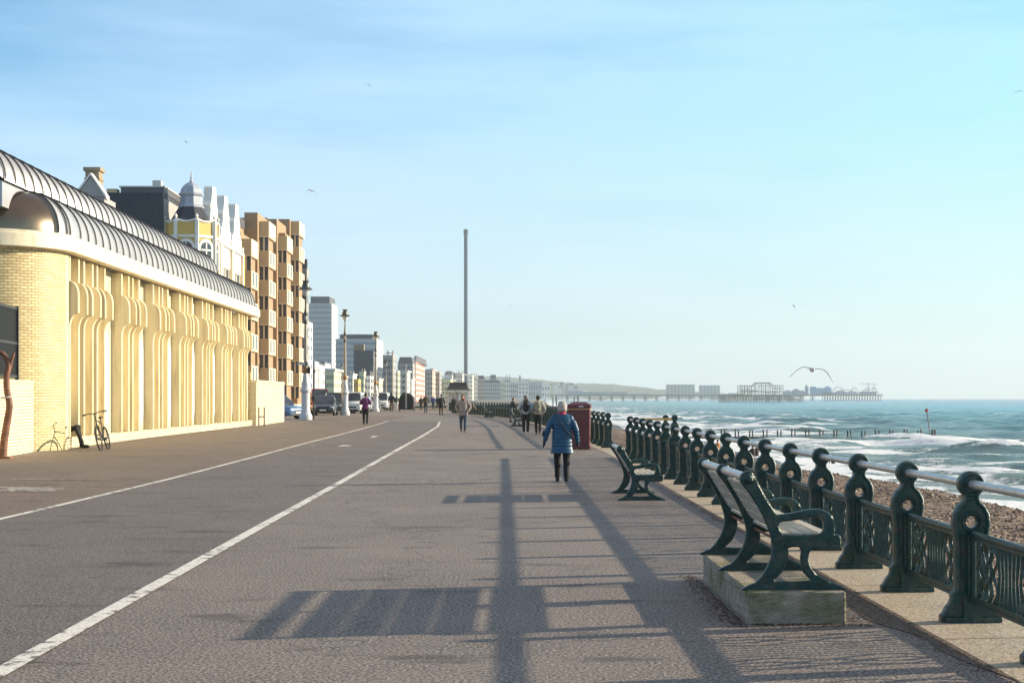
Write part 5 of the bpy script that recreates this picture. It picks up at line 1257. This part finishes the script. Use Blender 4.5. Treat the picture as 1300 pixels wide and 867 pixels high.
# ---------------------------------------------------------------- lamp posts
def lamp(px, fy, ty, label, first=[None]):
    d = solve(px, fy); x = X(px,d); H = (fy-ty)*d/F; k = H/9.0
    if first[0] is None:
        t = thing('lamp_post', label, 'lamp post', (x,d,G(x,d)), 0, 'ornate lamp posts along the promenade')
        mb = MB(); mb.lathe([(.42,0),(.42,.28),(.40,.33),(.34,.42),(.30,.55),(.28,.62),(.27,1.75),(.33,1.82),(.36,1.92),(.33,2.0),(.26,2.08),(.27,2.3),(.19,2.62),(.15,2.85),(.13,3.0)],n=12); mb.build('pedestal', M['post_white'], t, True)
        mb = MB(); mb.lathe([(.12,2.98),(.115,4.5),(.09,6.3),(.075,7.15)],n=12); mb.build('shaft', M['post_brown'], t, True)
        mb = MB(); mb.lathe([(.13,3.02),(.19,3.1),(.21,3.22),(.17,3.34),(.13,3.42)],n=12); mb.build('collar', M['collar'], t, True)
        mb = MB(); mb.lathe([(.08,6.2),(.15,6.28),(.12,6.4),(.08,6.5)],n=12); mb.lathe([(.13,6.75),(.16,6.85),(.09,7.05),(.06,7.5),(.035,7.9),(.06,8.0),(.08,8.05)],n=12); mb.build('neck', M['lantern'], t, True)
        mb = MB(); mb.lathe([(.09,8.02),(.20,8.2),(.24,8.42),(.22,8.45)],n=12); g = mb.build('lantern_glass', M['lglass'], t, True)
        mb = MB(); mb.lathe([(.44,8.42),(.40,8.50),(.26,8.58),(.22,8.80),(.16,8.84),(.18,8.92),(.24,8.96),(.22,9.0)],n=16); mb.build('lantern_hood', M['lantern'], t, True)
        first[0] = t
    else:
        t = copy_tree(first[0]); t.location = (x,d,G(x,d)); t['label'] = label
    t.scale = (k,k,k); return t
lamp(388,533,356.5,'tall ornate lamp post with white pedestal standing beside the blue car, the nearest')
lamp(438,527,393,'ornate lamp post with orange collar standing just right of the dark grey car')
lamp(477,522.5,421,'third ornate lamp post standing right of the woman in purple')
lamp(490,520.5,458,'fourth, smaller ornate lamp post left of the person in the black hooded top')
lamp(434,516,462,'pale far lamp post partly hidden by the second ornate lamp post')
def extras():
    d = solve(388,533)-.1; x = X(388,d)
    t = thing('direction_sign', 'small grey finger sign strapped to the nearest lamp post', 'sign', (x,d-.35,Z(462,d))); k = d/F
    mb = MB(); mb.box(-.5,.05,-.03,.0,-.07,.07); mb.build('panel', M['lightgrey'], t); mb = MB(); mb.box(.05,.14,-.05,.35,-.14,.14); mb.build('bracket', M['black'], t)
    t = thing('control_box', 'dark box fixed to the nearest lamp post below the finger sign', 'box', (x+.16,d-.15,Z(470,d))); mb = MB(); mb.box(-.02,.17,-.12,.12,-.22,.22); mb.build('case', M['black'], t, bevel=.02)
    d = 101.; t = thing('meter_pole', 'thin dark pole with small box between the nearest lamp post and the dark grey car', 'pole', (X(398.5,d),d,G(-13,d)))
    mb = MB(); mb.tube([(0,0,0),(0,0,3.1)],.045,8); mb.tube([(0,0,3.1),(.04,0,3.35)],.07,8); mb.build('pole', M['black'], t, True); mb = MB(); mb.box(-.16,.10,-.08,.08,1.28,1.58); mb.build('box', M['black'], t, bevel=.02)
    for px, ty, fy, label in ((498,448,520,'tall brown street light with a short arm reaching left above the black hooded person'),(515.3,461,519,'slim pale column rising right behind the dark carrier')):
        d = solve(px,fy); h = (fy-ty)*d/F; t = thing('street_light', label, 'street light', (X(px,d),d,G(-8,d))); mb = MB(); mb.tube([(0,0,0),(0,0,1.4),(0,0,h)],[.10,.075,.05],8); mb.build('column', M['post_brown'] if px<500 else M['lightgrey'], t, True)
        mb = MB(); mb.tube([(0,0,h),(-.45*(1 if px<500 else .3),0,h+.02)],.04,6); mb.taper(-.75 if px<500 else -.2,-.35 if px<500 else .1,-.1,.1,h-.05,h+.06,.05,.02); mb.build('arm', M['lantern'], t)
    for px, ty, fy, label in ((404,470,516,'thin dark street pole rising behind the red van'),(447,482,516,'thin dark pole behind the white van'),(464,482,515,'thin grey pole above the head of the woman in purple'),(472,470,514,'thin street pole left of the third ornate lamp post')):
        d = solve(px,fy); h = (fy-ty)*d/F; t = thing('street_pole', label, 'pole', (X(px,d),d,G(-8,d))); mb = MB(); mb.tube([(0,0,0),(0,0,h)],.07,6); mb.build('column', M['lantern'], t); mb = MB(); mb.ell((0,0,h),(.12,.12,.10),8,6); mb.build('cap', M['lantern'], t, True)
extras()

# ---------------------------------------------------------------- vehicles
def car(px, fy, rz, paint, label, kind='hatch', w=1.82, h=1.52, L=4.3, dx=0, d=None, group='vehicles parked at the end of the apron'):
    d = d or solve(px, fy); x = X(px,d)+dx; t = thing('parked_car' if kind!='van' else 'parked_van', label, 'car' if kind!='van' else 'van', (x,d,G(x,d)+.004), rz, group)
    if 'car_%s' % str(paint) not in M:
        m = mat('car_paint', paint, .22, metal=.25 if max(paint)<.5 else 0, var=.04, spec=.6); m.node_tree.nodes['Principled BSDF'].inputs['Coat Weight'].default_value = .7; M['car_%s' % str(paint)] = m
    pm_ = M['car_%s' % str(paint)]; hw = w/2; f = -L/2; r = L/2      # nose towards -y
    belt = .92 if kind != 'van' else 1.15
    if kind == 'van': rings = [(f,.86,.35,.80),(f+.06,.95,.30,.95),(f+.75,1,.26,1.18),(f+.95,1,.26,1.22),(r-.05,1,.26,1.22),(r,.96,.35,1.20)]
    else: rings = [(f,.80,.34,.66),(f+.07,.93,.26,.78),(f+.3,.98,.22,.86),(f+1.05,1,.20,.95),(f+1.3,1,.20,.97),(r-.5,1,.22,1.0),(r-.12,.95,.26,.98),(r,.86,.36,.90)]
    mb = MB(); rs = []
    for y, wf, zb, zt in rings:
        a = hw*wf; rs.append([(-a*.93,y,zb),(a*.93,y,zb),(a,y,zb+.12),(a,y,(zb+zt)/2+.05),(a*.97,y,zt-.07),(a*.86,y,zt),(-a*.86,y,zt),(-a*.97,y,zt-.07),(-a,y,(zb+zt)/2+.05),(-a,y,zb+.12)])
    mb.loft(rs); bd = mb.build('body', pm_, t, True, bevel=.02)
    if kind == 'van': y0,y1,y2,y3 = f+.72,f+1.25,r-.12,r-.03
    else: y0,y1,y2,y3 = f+1.12,f+1.95,r-.85,r-.18
    b0 = rings[3][3]-.05; a, a2 = hw*.90, hw*.74
    mb = MB(); mb.loft([[(-a,y0,b0),(a,y0,b0),(a,y3,b0),(-a,y3,b0)],[(-a*.97,y0+(y1-y0)*.45,b0+(h-b0)*.5),(a*.97,y0+(y1-y0)*.45,b0+(h-b0)*.5),(a*.97,y3-(y3-y2)*.4,b0+(h-b0)*.5),(-a*.97,y3-(y3-y2)*.4,b0+(h-b0)*.5)],[(-a2,y1,h-.05),(a2,y1,h-.05),(a2,y2,h-.05),(-a2,y2,h-.05)]]); mb.build('windows', M['glass'], t, bevel=.02)
    mb = MB(); mb.loft([[(-a2-.02,y1-.04,h-.07),(a2+.02,y1-.04,h-.07),(a2+.02,y2+.04,h-.07),(-a2-.02,y2+.04,h-.07)],[(-a2*.85,y1+.12,h),(a2*.85,y1+.12,h),(a2*.85,y2-.1,h),(-a2*.85,y2-.1,h)]]); mb.build('roof', pm_, t, True, bevel=.02)
    mb = MB()
    for s in (-1,1):
        mb.tube([(s*a*1.0,y0,b0),(s*(a*.985),y0+(y1-y0)*.45,b0+(h-b0)*.5),(s*(a2+.01),y1,h-.06)],.035,6); mb.tube([(s*a,y3,b0),(s*(a2+.01),y2,h-.06)],.05 if kind!='van' else .08,6); ym=(y1+y3)/2-.2; mb.tube([(s*a*1.005,ym,b0),(s*(a2+.01),ym-.05,h-.06)],.035,6)
        if kind == 'van': mb.add([(s*(a+.012),y1+.9,b0),(s*(a+.012),y3,b0),(s*(a2+.03),y2,h-.07),(s*(a2+.03),y1+.9,h-.07)],[(0,1,2,3)])
    mb.build('pillars', pm_, t)
    for s in (-1,1):
        for y in (f+.82, r-.78):
            mb = MB(); mb.tube([(s*hw*.80,y,.32),(s*(hw+.012),y,.32)],.325,20); wh = mb.build('wheel', M['rubber'], t, True)
            mb = MB(); mb.tube([(s*(hw+.008),y,.32),(s*(hw+.022),y,.32)],.215,16)
            mb.build('rim', M['zinc'], wh, True)
        mb = MB(); mb.ell((s*hw*.70,f+.10 if kind!='van' else f+.05,.68 if kind!='van' else .78),(.17,.10,.075)); mb.build('headlight', M['lglass'], t, True)
        mb = MB(); mb.ell((s*(hw+.10),y0+.28,b0+.10),(.10,.06,.075)); mb.build('mirror', pm_, t, True)
    mb = MB(); mb.box(-hw*.52,hw*.52,f-.012,f+.05,.50,.66); mb.box(-hw*.7,hw*.7,f+.0,f+.06,.27,.40); mb.build('grille', M['black'], t, bevel=.01)
    mb = MB(); mb.box(-.26,.26,f-.03,f-.012,.40,.51); mb.build('number_plate', M['whitebright'], t)
    return t
car(412.5,527.3,.05,(.035,.037,.045),'dark grey car parked nose towards us between two lamp posts',w=1.88,h=1.66,L=4.5)
car(350,0,.98,(.10,.19,.36),'pale blue car angled nose right behind the yellow brick wall',h=1.72,L=4.2,d=104)
car(449,524.5,.0,(.72,.72,.72),'white van with dark windscreen right of the second lamp post','van',w=1.9,h=2.0,L=4.8)
car(459.5,522.5,-.1,(.55,.56,.58),'silver white car with dark windscreen between the white van and the woman in purple',h=1.55)
car(470.5,521.6,-.05,(.05,.06,.065),'dark green grey car parked just left of the third lamp post',h=1.6)
car(484,520.6,.0,(.70,.71,.73),'white van right of the third ornate lamp post','van',w=1.9,h=2.1,L=4.6)
car(403.5,0,.3,(.38,.035,.04),'red van whose roof shows above the dark grey car','van',w=1.9,h=2.35,L=4.6,d=146)
car(437,0,.2,(.6,.6,.6),'white hatchback half hidden behind the second lamp post',h=1.6,d=142)
car(426,0,.0,(.04,.045,.05),'black people carrier behind the dark grey car','van',w=1.9,h=1.95,L=4.6,d=139)

def carrier():
    d = solve(515.5,522.3); t = thing('domed_carrier', 'dark arch topped covered carrier on two wheels with red side lamps', 'trailer', (X(515.5,d),d,G(-11,d)))
    hw = .80; arch = [(-hw*.98,.28),(hw*.98,.28),(hw*1.0,.9),(hw*.98,1.28)]+[(hw*.98*math.cos(a),1.25+.72*math.sin(a)) for a in [PI*k/12 for k in range(1,12)]]+[(-hw*.98,1.28),(-hw,.9)]
    mb = MB(); mb.prism(arch, lambda a,z,tt: (a,tt,z), 0, 2.2); mb.build('hood', cobj('black_canvas',(.012,.013,.014),rough=.7), t, bevel=.03)
    mb = MB(); mb.box(-hw*.96,hw*.96,-.05,2.2,.18,.30); mb.build('chassis', M['black'], t)
    for s in (-1,1):
        mb = MB(); mb.tube([(s*.74,1.3,.22),(s*.84,1.3,.22)],.22,14); mb.build('wheel', M['rubber'], t, True)
        mb = MB(); mb.box(s*.78-.05,s*.78+.05,-.03,.02,.5,.75); mb.build('tail_light', cobj('red_lamp_glass',(.35,.03,.03),rough=.3), t)
    mb = MB(); mb.box(-.10,.10,-.03,-.002,.30,1.95); mb.build('centre_strip', M['grey'], t)
carrier()
def red_box():
    d = solve(736.5,570); k = d/F; x = X(736.5,d); t = thing('litter_bin', 'tall maroon square bin with gold band standing at the railing beside the woman in blue', 'bin', (x,d,G(x,d)+.006), -.12)
    H = (570-511)*k
    mb = MB(); mb.taper(-.335,.30,-.28,.30,0,H*.86,-.015,-.01); mb.build('body', M['maroon'], t, bevel=.015)
    mb = MB(); mb.box(-.36,.325,-.30,.33,0,.10); mb.build('base', M['maroon'], t, bevel=.01)
    mb = MB(); mb.box(-.352,.317,-.292,.312,H*.845,H*.87); mb.build('band', M['gold'], t)
    mb = MB(); mb.box(-.375,.34,-.31,.345,H*.872,H*.95); mb.taper(-.375,.34,-.31,.345,H*.95,H*1.01,.16,.2); mb.build('cap', M['maroon'], t, bevel=.01)
    mb = MB(); mb.ell((.05,-.312,H*.915),(.085,.008,.025)); mb.build('plate', M['post_white'], t, True)
red_box()
def shelter():
    d = 172.; k = d/F; x = X(581,d); t = thing('seafront_shelter', 'small seafront shelter with dark hipped roof and white fascia', 'shelter', (x,d,G(x,d)), .1)
    h = lambda y: (521.5-y)*k; mb = MB()
    mb.loft([[(-w,-dp,z),(w,-dp,z),(w,dp,z),(-w,dp,z)] for w,dp,z in ((1.50,1.5,h(495.8)),(1.18,1.2,h(493.6)),(.98,.95,h(490)),(.88,.8,h(486)),(.84,.78,h(485.8)))]); mb.build('roof', cobj('shelter_tiles',(.055,.05,.045),rough=.7), t)
    mb = MB(); mb.box(-1.52,1.52,-1.52,1.52,h(497.6),h(495.8)); mb.build('fascia', M['white'], t)
    mb = MB()
    for a in (-1.15,-.4,.4,1.15):
        for b in (-1.1,1.1): mb.box(a-.05,a+.05,b-.05,b+.05,0,h(497.6))
    mb.build('posts', M['white'], t)
    mb = MB(); mb.box(-1.1,1.1,-.03,.03,.9,h(498)); mb.box(-.03,.03,-1.05,1.05,.9,h(498)); mb.build('glazing', M['slit'], t); mb = MB(); mb.box(-1.1,1.1,-.06,.06,0,.9); mb.box(-1.1,1.1,-.5,.5,.40,.46); mb.build('seat', M['green'], t)
shelter()
def bicycle():
    d = 43.6; x = X(128.5,d); t = thing('bicycle', 'black bicycle leaning towards the hall wall, seen from the front', 'bicycle', (x,d,G(x,d)), 0, None, (0,-.21,.06)); r = .34
    for nm, y in (('front_wheel',0),('rear_wheel',1.06)):
        mb = MB(); mb.tube([(0,y+r*math.cos(a),r+.0+r*math.sin(a)) for a in [2*PI*k/28 for k in range(29)]],.025,8,caps=False); w = mb.build('wheel', M['rubber'], t, True)
        mb = MB(); mb.tube([(0,y+.31*math.cos(a),r+.31*math.sin(a)) for a in [2*PI*k/28 for k in range(29)]],.010,6,caps=False)
        for k in range(14): a = 2*PI*k/14; mb.tube([(0,y,r),(0,y+.31*math.cos(a),r+.31*math.sin(a))],.0025,4)
        mb.tube([(-.05,y,r),(.05,y,r)],.02,8); mb.build('rim', M['black'], w)
    mb = MB()
    for s in (-1,1): mb.tube([(s*.045,0,r),(s*.05,.10,.68),(s*.02,.13,.74)],.014,6); mb.tube([(s*.05,1.06,r),(s*.03,.66,.30)],.010,6); mb.tube([(s*.05,1.06,r),(s*.02,.78,.80)],.008,6)
    mb.tube([(0,.13,.72),(0,.18,.95)],.02,8); mb.tube([(0,.15,.78),(0,.60,.30)],.020,8); mb.tube([(0,.17,.9),(0,.76,.80)],.017,8); mb.tube([(0,.62,.30),(0,.80,.95)],.016,8)
    mb.build('frame', M['black'], t, True)
    mb = MB(); mb.tube([(0,.18,.93),(0,.12,1.08)],.017,8); mb.tube([(-.36,.2,1.11),(-.18,.15,1.12),(0,.12,1.09),(.18,.15,1.12),(.36,.2,1.11)],.014,8)
    for s in (-1,1): mb.tube([(s*.27,.17,1.12),(s*.36,.2,1.11)],.02,8); mb.tube([(s*.24,.13,1.11),(s*.32,.10,1.06)],.008,6)
    mb.build('handlebar', M['black'], t, True)
    mb = MB(); mb.ell((0,.86,.97),(.07,.14,.03)); mb.build('saddle', M['black'], t, True)
    mb = MB(); mb.tube([(-.08,.62,.30),(.08,.62,.30)],.02,8); mb.tube([(.09,.62,.30),(.09,.56,.14)],.012,6); mb.tube([(-.09,.62,.30),(-.09,.68,.46)],.012,6); mb.box(.09,.18,.52,.60,.12,.15); mb.box(-.18,-.09,.64,.72,.45,.48); mb.build('pedals', M['black'], t)
bicycle()
# ---------------------------------------------------------------- gulls
def gull():
    d = 43.; k = d/F; t = thing('seagull', 'large white and grey gull gliding with drooped wings over the sea near the piers', 'gull', (X(1031,d),d,Z(469,d)), 0, 'gulls in the sky')
    g = lambda a,b,y=0: Vector(((a-1031)*k,y,(469-b)*k))
    mb = MB(); mb.loft([[(r*math.cos(a), y, z+r*.9*math.sin(a)) for a in [2*PI*j/12 for j in range(12)]] for y,r,z in ((-.26,.012,.0),(-.22,.030,.01),(-.17,.034,.01),(-.10,.055,.0),(0,.072,-.012),(.10,.06,-.01),(.20,.03,.0),(.30,.012,.01))])
    mb.build('body', cobj('gull_white',(.60,.62,.66),rough=.7), t, True)
    mb = MB(); mb.prism([(-.03,.22),(.03,.22),(.075,.36),(-.075,.36)], lambda a,y,tt: (a,y,tt), -.004,.006); mb.build('tail', cobj('gull_white',(.6,.62,.66)), t)
    mb = MB(); mb.tube([(0,-.25,0),(0,-.30,-.012)],[.012,.003],6); mb.build('beak', M['gold'], t)
    for nm, pts in (('wing',[(1030.8,468.3,.17),(1025,466.5,.16),(1019,466,.14),(1012,470.5,.10),(1004,478.5,.02)]),('wing',[(1031.2,468.4,.17),(1039,468.2,.16),(1046,469.2,.14),(1051.5,473,.10),(1059.5,485.3,.02)])):
        rings = []
        for j,(a,b,c) in enumerate(pts):
            p = g(a,b); sweep_ = .035*j*j*.35
            rings.append([p+Vector((0,-c*.45+sweep_,.0)),p+Vector((0,0+sweep_,.012)),p+Vector((0,c*.75+sweep_,.0)),p+Vector((0,0+sweep_,-.008))])
        mb = MB(); mb.loft(rings); mb.build('wing', cobj('gull_grey',(.16,.17,.20),rough=.7), t, True)
    return t
g0 = gull()
for px,py,sz,rz,label in ((468,108,9,.5,'tiny dark gull highest in the sky left of centre'),(236,180,8,1.1,'small dark gull gliding above the slate clad building'),(251,204,5,0,'tiny pale gull just above the domed turret'),(395,242,14,.1,'thin winged gull right of the brown apartment block roof'),(917,293,8,.2,'tiny gull alone in the middle right sky'),(1008,388,8,.9,'tiny gull high above the ruined pier'),(528,331,7,.3,'tiny gull to the left of the needle tower top'),(648,388,6,.2,'tiny gull just right of the needle tower halfway up'),(1293,116,12,.2,'gull at the far right upper edge of the sky'),(426,289,7,0,'tiny pale gull above the tall tower block')):
    c = copy_tree(g0); d = 1.29*F/sz; c.location = (X(px,d),d,Z(py,d)); c.rotation_euler = (rnd.uniform(-.3,.3),rnd.uniform(-.5,.5),rz); c['label'] = label

# ---------------------------------------------------------------- air, light, sky, camera
def haze():
    mb = MB(); mb.box(-2700,3200,-75,6100,-6.5,200); m = bpy.data.materials.new('haze_air'); m.use_nodes = True; nt = m.node_tree; nt.nodes.clear()
    o = nt.nodes.new('ShaderNodeOutputMaterial'); v = nt.nodes.new('ShaderNodeVolumePrincipled'); v.inputs['Density'].default_value = HAZE; v.inputs['Color'].default_value = (.78,.92,1.0,1); v.inputs['Anisotropy'].default_value = .2
    nt.links.new(v.outputs[0], o.inputs['Volume']); ob = mb.build('haze', m); tag(ob, kind='stuff'); ob.display_type = 'WIRE'
HAZE = 0.00018
haze()
EL, AZ = 16.35, 77.0
sd = Vector((math.cos(R(EL))*math.sin(R(AZ)), math.cos(R(EL))*math.cos(R(AZ)), math.sin(R(EL))))
sl = bpy.data.lights.new('sun', 'SUN'); sl.energy = 5.0; sl.angle = R(0.53); sl.color = (1.0,.84,.62)
so = bpy.data.objects.new('sun', sl); C.objects.link(so); so.rotation_euler = (-sd).to_track_quat('-Z','Y').to_euler()
w = bpy.data.worlds.new('World'); S.world = w; w.use_nodes = True; nt = w.node_tree; N = nt.nodes; L = nt.links; bg = N['Background']
sky = N.new('ShaderNodeTexSky'); sky.sky_type = 'NISHITA'; sky.sun_disc = False; sky.sun_elevation = R(EL); sky.sun_rotation = R(AZ); sky.air_density = 1.0; sky.dust_density = .6; sky.ozone_density = 1.5
tc = N.new('ShaderNodeTexCoord'); v = tc.outputs['Generated']
hs = N.new('ShaderNodeMix'); hs.data_type = 'RGBA'; hs.blend_type = 'MULTIPLY'; hs.inputs[0].default_value = 1; L.new(sky.outputs[0], hs.inputs[6]); hs.inputs[7].default_value = SKYTINT = (.64,1.0,1.12,1)
n1 = noise(N, L, v, 3.2, 9, (.8,1,6.5), .60); n2 = noise(N, L, v, 1.1, 4, (1,1,3), .5)
ad = N.new('ShaderNodeMath'); ad.operation = 'MULTIPLY_ADD'; L.new(n1, ad.inputs[0]); ad.inputs[1].default_value = .6; L.new(n2, ad.inputs[2])
cf = ramp(N, L, ad.outputs[0], .64, .95, (0,0,0,1), (.60,)*3+(1,))
c = mixc(N, L, cf, hs.outputs[2], (6.6,6.4,6.9,1))
sx = N.new('ShaderNodeSeparateXYZ'); L.new(v, sx.inputs[0])
gx = N.new('ShaderNodeMapRange'); gx.inputs[1].default_value = -.12; gx.inputs[2].default_value = .30; L.new(sx.outputs[0], gx.inputs[0])
gm = N.new('ShaderNodeMix'); gm.data_type = 'RGBA'; gm.blend_type = 'MULTIPLY'; gm.inputs[0].default_value = 1; L.new(c, gm.inputs[6]); L.new(mixc(N, L, gx.outputs[0], (.58,.82,.97,1), (.53,.87,.87,1)), gm.inputs[7]); c = gm.outputs[2]
hz = N.new('ShaderNodeMapRange'); hz.inputs[1].default_value = 0.0; hz.inputs[2].default_value = .18; hz.inputs[3].default_value = .85; hz.inputs[4].default_value = 0.0; L.new(sx.outputs[2], hz.inputs[0])
c = mixc(N, L, hz.outputs[0], c, (4.55,4.9,5.2,1))
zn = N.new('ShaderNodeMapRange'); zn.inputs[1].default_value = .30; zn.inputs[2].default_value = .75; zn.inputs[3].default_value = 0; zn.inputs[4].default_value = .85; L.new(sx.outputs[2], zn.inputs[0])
c = mixc(N, L, zn.outputs[0], c, (2.2,2.1,2.5,1))  # zenith above the view recoloured to set the ambient tone of shadows
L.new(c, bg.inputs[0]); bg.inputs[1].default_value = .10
S.view_settings.view_transform = 'Standard'; S.view_settings.look = 'None'; S.view_settings.gamma = 1; S.view_settings.exposure = 0.95; S.view_settings.use_curve_mapping = False
cam = bpy.data.cameras.new('camera'); co = bpy.data.objects.new('camera', cam); C.objects.link(co); co.location = (0,0,CAMZ); co.rotation_euler = (PI/2,0,0)
cam.sensor_width = 36; cam.lens = 36*F/1300; cam.shift_y = (HY-433.5)/1300; cam.clip_end = 20000; cam.clip_start = .1; S.camera = co
S.cycles.use_denoising = True
try: S.cycles.denoiser = 'OPENIMAGEDENOISE'
except Exception: pass
S.cycles.max_bounces = 6; S.cycles.volume_bounces = 0; S.cycles.diffuse_bounces = 3; S.cycles.glossy_bounces = 3; S.cycles.transmission_bounces = 2
S.cycles.sample_clamp_indirect = 6
